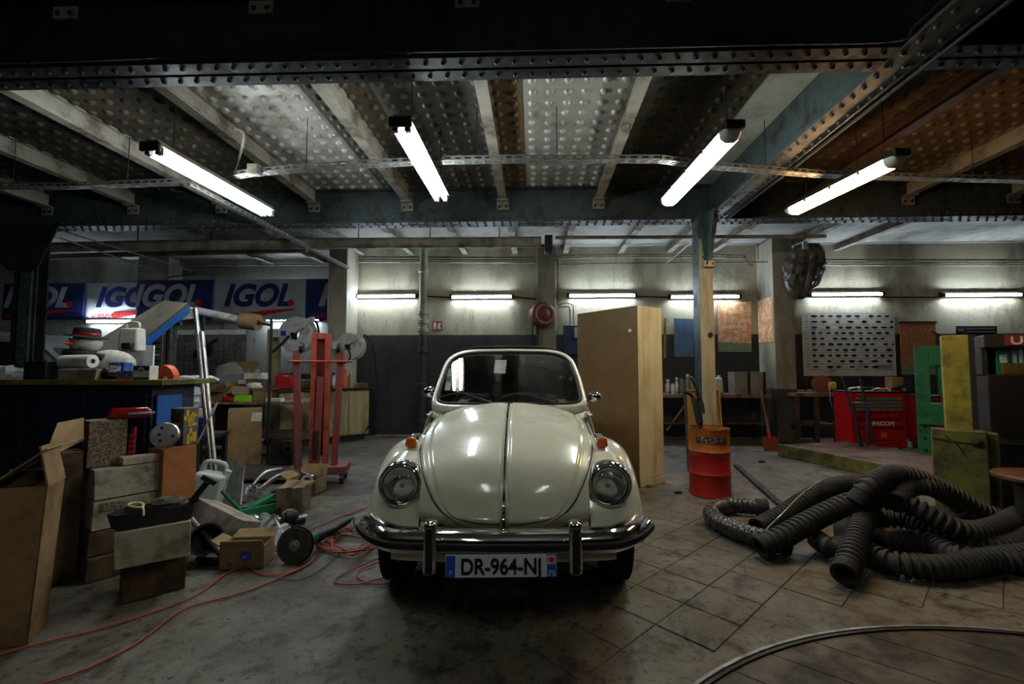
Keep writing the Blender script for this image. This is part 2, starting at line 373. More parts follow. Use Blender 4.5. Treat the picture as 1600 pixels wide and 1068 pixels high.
pipe('cable_run', [P(660, 462, 8.9), P(712, 465, 8.9), P(800, 463, 8.9), P(838, 467, 8.9)], .014, M_wire, 'black cable linking the two wall lamps beside the pilaster', 'cable')
pipe('cable_run', [P(990, 463, 8.9), P(1050, 464, 8.9)], .012, M_wire, 'black cable linking the two wall lamps above the cupboard', 'cable')
pipe('cable_run', [P(1376, 464, 8.9), P(1475, 464, 8.9)], .012, M_wire, 'black cable linking the two wall lamps over the chart', 'cable')
pipe('cable_run', spline([P(870, 413, 8.8), P(960, 411, 8.8), P(1080, 410, 8.8), P(1180, 409, 8.6), P(1232, 409, 8.3)], 5), .008, M_wire, 'thin black cable strung high across to the bagged fan', 'cable')
pipe('electrical_conduit', spline([P(872, 476, 8.86), P(885, 473, 8.86), P(893, 475, 8.86), P(896, 480, 8.86), P(897, 520, 8.86)], 6), .014, M_joist, 'outer bent pipe down to the blue switch box')
pipe('electrical_conduit', spline([P(872, 480, 8.86), P(884, 479, 8.86), P(890, 482, 8.86), P(891, 520, 8.86)], 6), .012, M_joist, 'inner bent pipe down to the blue switch box')
# ceiling
ceil = struct(MB().bb((-15, -2.5, CEIL+.03), (13, YL+.2, CEIL+.16)).build('ceiling', M_slab, smooth=0), 'dark workshop ceiling of pressed panels between steel joists', 'ceiling')
YF, YR = 2.87, 6.03          # front and rear cross beams
JX = [P(p, 300, 5.9).x for p in (198, 338, 485, 633, 785, 937)]
JX = [JX[0]-1.24] + JX
JX = [JX[0]-1.24] + JX
JR = [P(p, 300, 5.9).x for p in (1263, 1430)]; JR += [JR[-1]+1.33, JR[-1]+2.6]
GX = P(1117, 325, 5.95).x    # girder axis
def dimple_panel(x0, x1, y0, y1, m, nm='ceiling_panel', sp=.172, r=.042):
    mb = MB(); z = CEIL; mb.add([(x0,y0,z),(x1,y0,z),(x1,y1,z),(x0,y1,z)], [(0,3,2,1)])
    nx = max(1, round((x1-x0)/sp)); ny = max(1, round((y1-y0)/sp))
    for i in range(nx):
        for j in range(ny):
            cx = x0+(i+.5)*(x1-x0)/nx+random.uniform(-.004, .004); cy = y0+(j+.5)*(y1-y0)/ny; n = 10; vs = []; fs = []
            for k, (q, h) in enumerate(((1.0, 0), (.8, .016), (.45, .027))):
                vs += [(cx+r*q*cos(2*pi*a/n), cy+r*q*sin(2*pi*a/n), z-h-.0005) for a in range(n)]
            vs.append((cx, cy, z-.031))
            for k in range(2): fs += [(k*n+a, (k+1)*n+a, (k+1)*n+(a+1) % n, k*n+(a+1) % n) for a in range(n)]
            fs += [(2*n+a, 3*n, 2*n+(a+1) % n) for a in range(n)]
            mb.add(vs, fs)
    return mb.build(nm, m, ceil, smooth=60, fix=False)
ya, yb = 2.98, 6.0
allj = JX + [GX]
cols = {0:[(1, M_pan_d)], 1:[(1, M_pan_d)], 2:[(1, M_pan_d)], 3:[(1, M_pan_d)], 4:[(.76, M_pan_l), (.24, M_pan_m)], 5:[(.24, M_pan_d), (.76, M_pan_m)], 6:[(.25, M_pan_t), (.75, M_pan_l)]}
for k in range(len(JX)-1):
    x = JX[k]; wd = JX[k+1]-JX[k]
    for fr, m in cols.get(k, [(1, M_pan_d)]):
        dimple_panel(x+.002, x+wd*fr-.004, ya, yb, m); x += wd*fr
dimple_panel(JX[-1], GX-.42, ya, yb, M_pan_d)
MB().bb((GX-.41, ya, CEIL-.012), (GX-.02, yb, CEIL+.02)).build('ceiling_slab', M_slab, ceil, smooth=0)
dimple_panel(GX+.05, JR[0], ya, yb, M_pan_t)
M_pan_w = mat('brown_pressed_panel', (108,92,70), .5, .2, (78,64,46), .45, 2.2, .05)
for a, b in zip(JR, JR[1:]): dimple_panel(a+.002, b-.004, ya, yb, M_pan_w)
# joists: each a small I beam with a clip at the rear beam
def ibeam(mb, x, y0, y1, zb, zt, w_, t=.012):
    mb.bb((x-w_/2, y0, zb), (x+w_/2, y1, zb+t)).bb((x-t/2, y0, zb+t), (x+t/2, y1, zt-t)).bb((x-w_/2, y0, zt-t), (x+w_/2, y1, zt))
    return mb
def joist(x, y0, y1, lab, clip=True, zb=3.57, m=M_joist):
    j = thing('ceiling_joist', lab, 'joist', (x, y0, 0), group='ceiling joists'); j['kind'] = 'structure'
    ibeam(MB(), 0, 0, y1-y0, zb, CEIL-.002, .105).build('joist', m, j, smooth=0)
    if clip:
        MB().box((0, y1-y0-.006, zb-.06), (.16, .012, .12)).box((0, y1-y0-.05, zb-.006), (.16, .09, .012)).build('clip', m, j, smooth=0)
        for s in (-1, 1): MB().lathe([(.018, 0), (.016, .008), (.008, .013), (.001, .014)], (s*.045, y1-y0-.012, zb-.07), (0,-1,0), 8).build('bolt', M_dkmetal, j)
for k, x in enumerate(JX): joist(x, ya-.02, yb+.02, ['outermost cream ceiling joist over the navy counter', 'second cream ceiling joist from the dark column', 'third cream ceiling joist from the dark column', 'cream joist above the cool twin tube over the box pile', 'cream joist carrying a loose looped cable', 'cream joist between the two cool twin tube lamps', 'cream joist above the car, beside the tan panel strip', 'cream joist above the car, beside the dark panel'][k])
for k, x in enumerate(JR): joist(x, ya-.02, yb+.02, ['brown joist next to the riveted girder', 'brown joist above the warm lamp', 'brown joist past the warm lamp', 'last brown joist towards the yellow lift'][k], m=M_woodd if k == 0 else M_joist)
# rear bay: flat plaster ceiling with joists
MB().bb((-9, 6.15, CEIL-.03), (-3.6, YL, CEIL+.0)).build('ceiling_slab', M_slab, ceil, smooth=0)
MB().bb((-3.6, 6.15, CEIL-.03), (12.9, YB, CEIL+.0)).build('ceiling_slab', M_slab, ceil, smooth=0)
for k, p in enumerate((205, 330, 452, 560, 680, 792, 905, 1030, 1140, 1240, 1400, 1520)):
    x = P(p, 348, 6.2).x; ye = YL if x < -3.6 else YB
    joist(x, 6.16, ye-.002, 'short rear bay joist number %s counted from the dark column' % ('one two three four five six seven eight nine ten eleven twelve'.split()[k]), False, 3.60)
# riveted beams
rv = [(.017, 0), (.0155, .008), (.009, .014), (.0005, .0155)]
def rivets(mb, pts, ax, sc=1.0):
    for p in pts: mb.lathe([(a*sc, b*sc) for a, b in rv], p, ax, 7)
def beam_x(name, x0, x1, yc, zb, zt, fw, m, label):
    b = thing(name, label, 'beam', ((x0+x1)/2, yc, zb)); b['kind'] = 'structure'; L = (x1-x0)/2; hh = zt-zb
    MB().bb((-L, -.012, 0), (L, .012, hh)).build('web', m, b, smooth=0)
    MB().bb((-L, -fw/2, 0), (L, fw/2, .022)).bb((-L, -fw/2, hh-.02), (L, fw/2, hh)).build('flange', m, b, smooth=0, bevel=.003, seg=1)
    MB().bb((-L, -.1, .022), (L, -.012, .036)).bb((-L, -.026, .022), (L, -.012, .11)).bb((-L, .012, .022), (L, .1, .036)).bb((-L, .012, .022), (L, .026, .11)).build('angle_iron', m, b, smooth=0)
    mb = MB(); n = int((x1-x0)/.115)
    for i in range(n):
        x = -L+(i+.5)*.115
        rivets(mb, [(x, -fw*.27, 0), (x, fw*.27, 0)], (0,0,-1)); rivets(mb, [(x, -.026, .075)], (0,-1,0))
    o = mb.build('rivets', m, b, smooth=50, fix=False); o['kind'] = 'stuff'
    return b
bf = beam_x('beam', -8, 9.5, YF, 3.28, 3.79, .235, M_steeld, 'dark riveted steel beam crossing the top of the picture')
br = beam_x('beam', -9, 10.5, YR+.06, 3.28, 3.76, .24, M_steel, 'blue-grey riveted steel beam behind the hanging lamps')
for k, p in enumerate((103, 408, 730, 1060)):
    x = P(p, 15, YF-.02).x-.75; mb = MB().box((x, -.02, .46), (.16, .016, .11)).box((x, -.06, .515), (.16, .10, .012)); mb.build('clip', M_joist, bf, smooth=0)
    for s in (-1, 1): MB().lathe(rv, (x+s*.045, -.028, .44), (0,-1,0), 8).build('bolt', M_dkmetal, bf)
# girder running towards the camera
gd = thing('girder', 'blue-grey riveted girder running back to the steel post', 'girder', (GX, 3.5, 3.28)); gd['kind'] = 'structure'
y0, y1, hh = -2.7, 2.55, .5
MB().bb((-.012, y0, 0), (.012, y1, hh)).build('web', M_steel, gd, smooth=0)
MB().bb((-.12, y0, -.002), (.12, y1, .02)).build('flange', M_steel, gd, smooth=0, bevel=.003, seg=1)
MB().bb((-.1, y0, .02), (-.012, y1, .034)).bb((-.026, y0, .02), (-.012, y1, .11)).bb((.012, y0, .02), (.1, y1, .034)).build('angle_iron', M_steel, gd, smooth=0)
mb = MB()
for i in range(int((y1-y0)/.115)):
    y = y0+(i+.5)*.115; rivets(mb, [(-.065, y, -.002), (.065, y, -.002)], (0,0,-1)); rivets(mb, [(-.026, y, .075)], (-1,0,0))
for yy in (1.45, 1.55, 1.65):
    for zz in (.16, .26, .36): rivets(mb, [(-.02, yy, zz)], (-1,0,0))
o = mb.build('rivets', M_steel, gd, smooth=50, fix=False); o['kind'] = 'stuff'
for k, (dx, dz, r) in enumerate(((.13, -.03, .012), (.155, -.01, .012), (.165, .02, .009))):
    pipe('electric_cable', [(GX+dx, .9, 3.28+dz), (GX+dx, 5.9, 3.28+dz)], r, M_wire, ['lower', 'middle', 'upper'][k]+' black cable clipped along the girder edge', 'cable', group='girder cables')
# cables under the front beam
def sagc(ps, r, lab, m=M_wire): pipe('electric_cable', spline(ps, 6), r, m, lab, 'cable', 7)
yc = YF-.16
sagc([P(-40, 98, yc), P(150, 93, yc), P(400, 83, yc), P(700, 79, yc), P(1000, 73, yc), P(1200, 68, yc), P(1395, 63, yc), P(1430, 40, yc-.1), P(1490, -15, yc-.3)], .011, 'upper black cable clipped along the front beam')
yc = YF+.05
sagc([P(-40, 122, yc), P(150, 113, yc), P(350, 110, yc), P(560, 108, yc), P(800, 99, yc), P(900, 97, yc), P(1050, 90, yc), P(1200, 82, yc), P(1320, 84, yc), P(1430, 82, yc), P(1530, 78, yc), P(1640, 88, yc)], .013, 'thick black cable sagging under the front beam')
# posts
py_ = 5.9
post = thing('steel_post', 'cream fronted steel post with blue-green bracket behind the orange drum', 'post', (P(1103, 400, py_).x, py_+.13, 0)); post['kind'] = 'structure'
M_postf = mat('cream_post_paint', (150,140,116), .6, 0, (98,88,68), .42, 5, .1, streak=True)
M_postb = mat('blue_green_post_paint', (50,72,74), .5, 0, (36,42,42), .4, 5)
MB().bb((-.085, -.13, 0), (.085, -.116, 3.0)).bb((-.003, -.135, 0), (.003, -.13, 2.96)).build('front_plate', M_postf, post, smooth=0)
MB().bb((-.085, -.116, 0), (.085, .13, 3.3)).build('box_section', M_postb, post, smooth=0, bevel=.006)
MB().cyl((.03, -.13, 1.75), (.03, -.155, 1.75), .03, n=12).build('boss', M_dkmetal, post, bevel=.004)
MB().prism([(-.02, 0), (.05, 0), (.16, .66), (-.10, .66)], (0, -.15, 2.66), (1,0,0), (0,0,1), .02).build('gusset', M_postb, post, smooth=0)
MB().prism([(0, 0), (.05, 0), (.30, .64), (0, .64)], (.006, -.13, 2.66), (0,-1,0), (0,0,1), .014).build('gusset', M_postb, post, smooth=0)
MB().box((.03, -.16, 2.66), (.14, .03, .08)).build('foot_clip', M_postf, post, smooth=0)
mb = MB(); rivets(mb, [(x, -.171, z) for x in (-.05, .07) for z in [2.75+.09*q for q in range(6)]]+[(x, -.176, 2.66) for x in (-.01, .07)], (0,-1,0), .8); o = mb.build('rivets', M_postb, post, fix=False); o['kind'] = 'stuff'
cx = P(76, 450, 6.16).x-.165
colm = thing('steel_column', 'dark riveted steel column between the white van and the counter', 'column', (cx, 6.1, 0)); colm['kind'] = 'structure'
MB().bb((-.165, -.1, 0), (.165, -.08, 3.3)).bb((-.015, -.08, 0), (.015, .04, 3.3)).bb((-.165, .04, 0), (.165, .06, 3.3)).build('section', M_steeld, colm, smooth=0)
MB().bb((-.05, -.125, 0), (.12, -.1, 3.3)).build('cover_plate', M_steel, colm, smooth=0, bevel=.003)
MB().prism([(-.2, 0), (-.9, .66), (.5, .66), (.2, 0)], (0, -.13, 2.66), (1,0,0), (0,0,1), .02).build('gusset', M_steeld, colm, smooth=0)
mb = MB(); rivets(mb, [(.035, -.125, .2+.16*k) for k in range(19)], (0,-1,0), .9); o = mb.build('rivets', M_steel, colm, fix=False); o['kind'] = 'stuff'
# duct below the ceiling, rear bay
dk = thing('air_duct', 'long pale round duct hung across the rear bay', 'duct', P(400, 381, 7.0))
o = dk.location.copy()
MB().tube([P(-30, 389, 7.2)-o, P(200, 384, 7.1)-o, P(500, 380, 7.0)-o, P(846, 378, 7.0)-o], .085, 16).build('duct', M_joist, dk)
MB().box(P(857, 382, 7.0)-o, (.12, .2, .26)).box(P(860, 392, 7.0)-o, (.05, .06, .12)).build('end_bracket', M_black, dk, bevel=.01)
for p in (215, 330, 560, 672, 780): MB().cyl(P(p, 378, 7.0)-o, V((P(p, 378, 7.0).x, 7.0, CEIL))-o, .008, n=6).build('hanger', M_dkmetal, dk)
pipe('air_pipe', [P(868, 371, 7.0), P(1290, 369, 7.0)], .028, M_joist, 'thin pipe continuing past the end of the duct')
pipe('air_pipe', [P(-30, 408, 7.6), P(100, 400, 7.6), P(210, 397, 7.6), P(480, 390, 7.8)], .05, M_joist, 'second pipe slung below the duct near the dark column')
for k, (a, b) in enumerate((((80, 355, 6.2), (300, 423, 8.0)), ((80, 367, 6.2), (258, 428, 8.0)))):
    pipe('tie_rod', [P(*a), P(*b)], .01, M_galv, ['upper', 'lower'][k]+' thin tie rod slanting behind the dark column', 'rod')
pipe('tie_rod', [P(300, 423, 8.0), P(308, 427, 8.0), P(262, 433, 8.0)], .012, M_wire, 'bent black rod above the overlapping banner', 'rod')
pipe('tie_rod', [P(1083, 376, 6.1), P(1040, 412, 8.3)], .008, M_galv, 'thin rod slanting off the steel post', 'rod')
# perforated cable tray
def tray(name, pts, label, wdt=.085):
    t = thing(name, label, 'cable tray', pts[0]); o = V(pts[0]); n = 0
    dense = []
    for a, b in zip(pts, pts[1:]):
        a, b = V(a), V(b); L = (b-a).length; k = max(1, int(L/.09))
        dense += [(a+(b-a)*(q/k), (b-a).normalized()) for q in range(k)]
    dense.append((V(pts[-1]), (V(pts[-1])-V(pts[-2])).normalized()))
    mb = MB(); up = V((0,0,1)); pr = None
    for (p, d), (p2, d2) in zip(dense, dense[1:]):
        s = d.cross(up).normalized(); h = wdt/2; q = (p2-p)
        # bottom web with a slot, and two slotted lips
        for s0, s1, f0, f1 in ((-1, -.55, 0, 1), (.55, 1, 0, 1), (-.2, .2, 0, 1), (-.55, -.2, 0, .3), (.2, .55, 0, .3)):
            mb.add([p-o+q*f0+s*h*s0, p-o+q*f1+s*h*s0, p-o+q*f1+s*h*s1, p-o+q*f0+s*h*s1], [(0,1,2,3)])
        for sg in (-1, 1):
            for z0, z1, f0, f1 in ((0, .014, 0, 1), (.03, .044, 0, 1), (.014, .03, 0, .4)):
                b0 = s*h*sg
                mb.add([p-o+q*f0+b0+up*z0, p-o+q*f1+b0+up*z0, p-o+q*f1+b0+up*z1, p-o+q*f0+b0+up*z1], [(0,1,2,3)])
    mb.build('perforated_channel', M_galv, t, smooth=0, solid=.0015)
    for a, b in list(zip(pts, pts[1:]))[::1]:
        m = (V(a)+V(b))/2-o
        MB().cyl(m, m+V((0, 0, CEIL-.02-(m+o).z)), .004, n=6).build('hanger_rod', M_dkmetal, t)
    return t
zt = 3.22
tp = [H(-60, 294, zt), H(100, 294, zt), H(300, 287, zt), H(400, 272, zt), H(560, 260, zt), H(690, 254, zt), H(800, 252, zt), H(940, 252, zt), H(1030, 252, zt), H(1110, 262, zt), H(1280, 275, zt), H(1400, 279, zt), H(1640, 285, zt)]
tray('cable_tray', tp, 'perforated steel cable tray strung across under the hanging lamps')
tray('cable_tray', [H(292, 290, zt-.02), H(400, 346, zt-.02), H(545, 421, zt-.02)], 'perforated steel tray branching back to the wall pillar', .07)
cbl = spline([P(365, 200, 3.9), P(378, 205, 4.0), P(381, 215, 4.05), P(377, 235, 4.2), P(366, 268, 4.4)], 6)
pipe('loose_cable', cbl, .012, M_joist, 'loose grey cable looping down to the cable tray', 'cable')
pipe('loose_cable', [JX[4]*1.0 and (JX[4]+.045, 3.05, 3.6), (JX[4]+.045, 3.9, 3.6)], .012, M_joist, 'grey cable running along the joist underside', 'cable')
jb = MB().box((0,0,.05), (.11, .09, .1)).build('junction_box', M_joist, bevel=.01); jb.location = H(400, 270, zt)+V((0,-.02,-.03)); tag(jb, 'small pale junction box on the cable tray', 'junction box')
# ---------------------------------------------------------------- lamps
def hang_lamp(x, y0, y1, z, kind, label):
    L = y1-y0; t = thing('tube_lamp', label, 'lamp', (x, y0, z), group='hanging tube lamps')
    if kind in ('bare', 'near'):
        MB().prism([(-.085, 0), (.085, 0), (.05, .055), (-.05, .055)], (0, L, .05), (1,0,0), (0,0,1), L).build('housing', M_joist, t, smooth=0, bevel=.004)
        for s in (-1, 1):
            MB().cyl((s*.045, .06, 0), (s*.045, L-.06, 0), .019, n=14).build('tube', M_t_cool if kind == 'bare' else M_t_near, t)
            for yy in (.03, L-.03): MB().box((s*.045, yy, .018), (.04, .045, .065)).build('tube_holder', M_white if yy > .5 else M_dkmetal, t, bevel=.004)
        MB().box((0, -.012, .04), (.17, .03, .075)).build('end_cap', M_dkmetal, t, bevel=.008)
        MB().box((0, L+.012, .06), (.15, .03, .06)).build('end_cap', M_dkmetal, t, bevel=.008)
    else:
        m = M_t_green if kind == 'green' else M_t_warm
        MB().prism([(-.085, 0), (.085, 0), (.07, .05), (-.07, .05)], (0, L, .02), (1,0,0), (0,0,1), L).build('housing', M_dkmetal, t, smooth=0, bevel=.004)
        sec = [(-.078, .02), (-.07, -.03), (-.035, -.055), (.035, -.055), (.07, -.03), (.078, .02)]
        MB().prism(sec[::-1], (0, .09, 0), (1,0,0), (0,0,1), -(L-.16)).build('diffuser', m, t, smooth=50)
        for yy, s in ((.09, -1), (L-.07, 1)):
            MB().sweep(sec, [((0, yy, 0), (1,0,0), (0,0,1)), ((0, yy+s*.05, .004), (.93,0,0), (0,0,.8)), ((0, yy+s*.085, .012), (.75,0,0), (0,0,.35))]).build('diffuser_end', M_plast, t, smooth=50)
        MB().box((0, -.0, .045), (.15, .05, .06)).build('end_cap', M_dkmetal, t, bevel=.012)
        for q in (.25, .5, .75):
            for s in (-1, 1): MB().box((s*.083, L*q, .012), (.012, .03, .04)).build('clip', M_galv, t)
    for yy in (.18, L-.22): MB().cyl((.03, yy, .06), (.03, yy, CEIL-z), .004, n=6).build('suspension_wire', M_dkmetal, t)
    return t
def lampat(n, f, z, kind, label):
    a, b = H(*n, z), H(*f, z); t = hang_lamp(0, 0, (b-a).length, 0, kind, label)
    t.location = a; t.rotation_euler = (0, 0, atan2(-(b-a).x, (b-a).y))
    for c in t.children:
        if c.name.startswith('suspension_wire'): c.scale = (1, 1, 1)
    return t
def fixw(t, z):
    for c in t.children:
        if c.name.startswith('suspension_wire'):
            for q in c.data.vertices:
                if q.co.z > 1: q.co.z = CEIL-z
for n, f, kind, lab in (((236, 237), (420, 337), 'bare', 'bare cool twin tube lamp hanging over the box pile'), ((626, 200), (690, 314), 'bare', 'bare cool twin tube lamp hanging over the car bonnet'), ((1148, 203), (1042, 317), 'green', 'greenish covered tube lamp hanging beside the riveted girder'), ((1408, 246), (1235, 331), 'warm', 'warm orange-white covered tube lamp hanging past the girder')):
    fixw(lampat(n, f, 3.08, kind, lab), 3.08)
for k, x in enumerate((-.75, 1.15)):
    t = hang_lamp(x, -1.0, .6, 3.08, 'near', ['bare twin tube lamp in the near bay, towards the box pile', 'bare twin tube lamp in the near bay, towards the turntable'][k])
    fixw(t, 3.08)
def wall_lamp(x0, x1, py, Y, label, m=None):
    a, b = P(x0, py, Y), P(x1, py, Y); L = b.x-a.x; t = thing('wall_tube_lamp', label, 'lamp', (a.x, Y, a.z), group='wall tube lamps')
    MB().bb((0, -.005, -.02), (L, .05, .075)).build('housing', M_dkmetal, t, smooth=0, bevel=.006)
    MB().cyl((.05, -.03, .01), (L-.05, -.03, .01), .024, n=12).build('tube', m or M_t_wall, t)
    for xx in (.025, L-.025): MB().box((xx, -.025, .012), (.05, .07, .075)).build('tube_holder', M_black, t, bevel=.01)
    MB().tube([(L*.1, -.03, -.03), (L*.1, -.05, -.02)], .006, 6).build('clip', M_white, t)
for x0, x1, py, Y, lab, m in ((556, 653, 464, 8.89, 'wall tube lamp beside the wall pillar', None), (703, 803, 465, 8.89, 'wall tube lamp between drain pipe and pilaster', None), (886, 995, 463, 8.89, 'wall tube lamp directly above the tall brown cupboard', None), (1044, 1157, 465, 8.89, 'wall tube lamp partly behind the steel post', None), (1262, 1380, 461, 8.89, 'wall tube lamp above the brake pad chart', None), (1470, 1597, 462, 8.89, 'wall tube lamp above the small black sign', None), (135, 212, 503, 9.64, 'low wall tube lamp behind the slanting grey board', None), (414, 503, 500, 9.64, 'low wall tube lamp under the banner beside the pillar', None)):
    wall_lamp(x0, x1, py, Y, lab, m)
t = MB().cyl((0,0,0), (.9,0,0), .02, n=10).build('unlit_tube', mat('unlit_tube_glass', (120,112,100), .3, 0, (160,80,40), .3, 3)); t.location = P(62, 501, 9.62); tag(t, 'unlit fluorescent tube under the navy banner by the dark column', 'tube')
# ================================================================ THE CAR
M_body = mat('cream_white_car_paint', (212,208,190), .26, 0, (184,178,160), .25, 2.5, coat=.9, vary=.03)
M_seam = mat('black_seam_rubber', (14,14,14), .6)
M_soft = mat('charcoal_soft_top', (78,70,64), .85, 0, (36,33,32), .4, 8, .15, 200)
M_dash = mat('black_trim', (24,23,23), .6)
M_seat = mat('dark_seat_vinyl', (66,56,50), .6)
M_wind = thin_glass('windscreen_glass', (226,230,228), 1.40)
M_vinyl = thin_glass('hazy_vinyl_window', (190,186,180), 1.4, .25)
M_amber = mat('amber_lens', (214,104,16), .2, 0, None, trans=.35, ior=1.4, vary=0, coat=.5)
M_lens = thin_glass('headlamp_glass', (236,240,240), 1.5, .02, .35, 40)
M_tyre = mat('tyre_rubber', (30,29,28), .8, 0, (54,50,44), .35, 12)
M_hub = mat('painted_wheel', (150,150,146), .4, .5)
M_plw = mat('plate_white', (190,194,196), .45, vary=.03)
M_plb = mat('plate_blue', (20,66,168), .45, vary=.02)
M_plk = mat('plate_black', (14,14,16), .5, vary=0)
M_plr = mat('plate_red', (206,38,34), .5, vary=0)
cp = P(786, 850, 2.2)
car = thing('car', 'cream-white vintage convertible with chrome bumper facing the camera', 'car', (cp.x, 2.2, 0), 1.9)
PROF = spline([V((.215,.455,0)), V((.165,.51,0)), V((.135,.575,0)), V((.142,.65,0)), V((.19,.74,0)), V((.29,.83,0)), V((.46,.91,0)), V((.70,.972,0)), V((.98,1.018,0)), V((1.27,1.05,0))], 10)
NP = len(PROF)-1
WT = [(0, .0), (.02, .11), (.045, .165), (.10, .245), (.18, .315), (.28, .362), (.40, .408), (.52, .455), (.65, .503), (.78, .54), (.9, .553), (1, .545)]
def prof(s):
    q = s*NP; i = min(int(q), NP-1); f = q-i; p = PROF[i].lerp(PROF[i+1], f); t = (PROF[i+1]-PROF[i]).normalized()
    return p, V((t.y, -t.x))           # position (y,z), inward normal
def nose(x, s, off=0.0):
    p, n = prof(s); d = .40*abs(x)**2.2+off*-1
    return V((x, p.x+n.x*d, p.y+n.y*d))
def emb(u, s, w_):
    """raised panels either side of the centre rib"""
    x = abs(u)*w_
    if w_ < .02: return 0
    e = sstep(.02, .03, x)*(1-sstep(.86, .90, abs(u)))*sstep(.15, .19, s-(.05*abs(u)**3))*(1-sstep(.965, .985, s))
    return .011*e
S0, S1 = .075, 1.0
def hood_f(a, b):
    u = 2*a-1; s = S0+(S1-S0)*(b**.9)
    sl = (s-S0)/(S1-S0); w_ = interp(WT, sl); ed = sstep(.985, 1.0, abs(u))
    return nose(u*w_, s+.02*(abs(u)**2)*(1-sl)*0, .012+emb(u, s, w_)-.016*ed)
# hood outline: first rows pinch to the rounded tip
body = MB()
def shell_f(a, b):
    u = 2*a-1; s = b; sl = max(0, (s-S0)/(S1-S0)); X = max(interp(WT, sl)+.025, .445 if s < .55 else .5)
    if abs(u) > .86:
        k = (abs(u)-.86)/.14; q = nose(math.copysign(X, u), s); p, n = prof(s)
        return q+V((0, n.x, n.y))*k*.42
    return nose(u/.86*X, s)
body.grid(shell_f, 56, 60)
bo = body.build('nose_panel', M_body, car, smooth=60)
hd = MB().grid(hood_f, 96, 110).build('bonnet', M_body, car, smooth=60)
# dark gap line round the bonnet
gl = []
for k in range(61):
    sl = (1-k/60)**1.5; gl.append(nose(-interp(WT, sl)-.004, S0+(S1-S0)*sl, .0035))
gl2 = [V((-p.x, p.y, p.z)) for p in gl[::-1]]
MB().tube(gl+gl2[1:], .0035, 6).build('bonnet_seal', M_seam, car)
# chrome strip and handle on the bonnet
st = [nose(0, .33+(.985-.33)*k/24, .022) for k in range(25)]
MB().sweep([(-.006, -.008), (.006, -.008), (.005, .003), (-.005, .003)], [(p, (1,0,0), (0, -prof(.33+(.985-.33)*k/24)[1].x, -prof(.33+(.985-.33)*k/24)[1].y)) for k, p in enumerate(st)]).build('bonnet_strip', M_chrome, car, smooth=50)
hp = [nose(0, q, h) for q, h in ((.31, .012), (.295, .035), (.27, .047), (.235, .045), (.205, .03), (.195, .018))]
hn = MB().tube(spline(hp, 5), [.010]*26, 10).build('bonnet_handle', M_chrome, car)
MB().ball(nose(0, .185, .014), .024, 12, 8, (.7, .5, 1.25)).build('lock_escutcheon', M_chrome, hn)
MB().ball(nose(0, .178, .026), .009, 10, 6, (.7, .5, 1)).build('keyhole', M_seam, hn)
MB().ball(nose(0, .992, .014), .010, 10, 6).build('washer_jet', M_black, car)
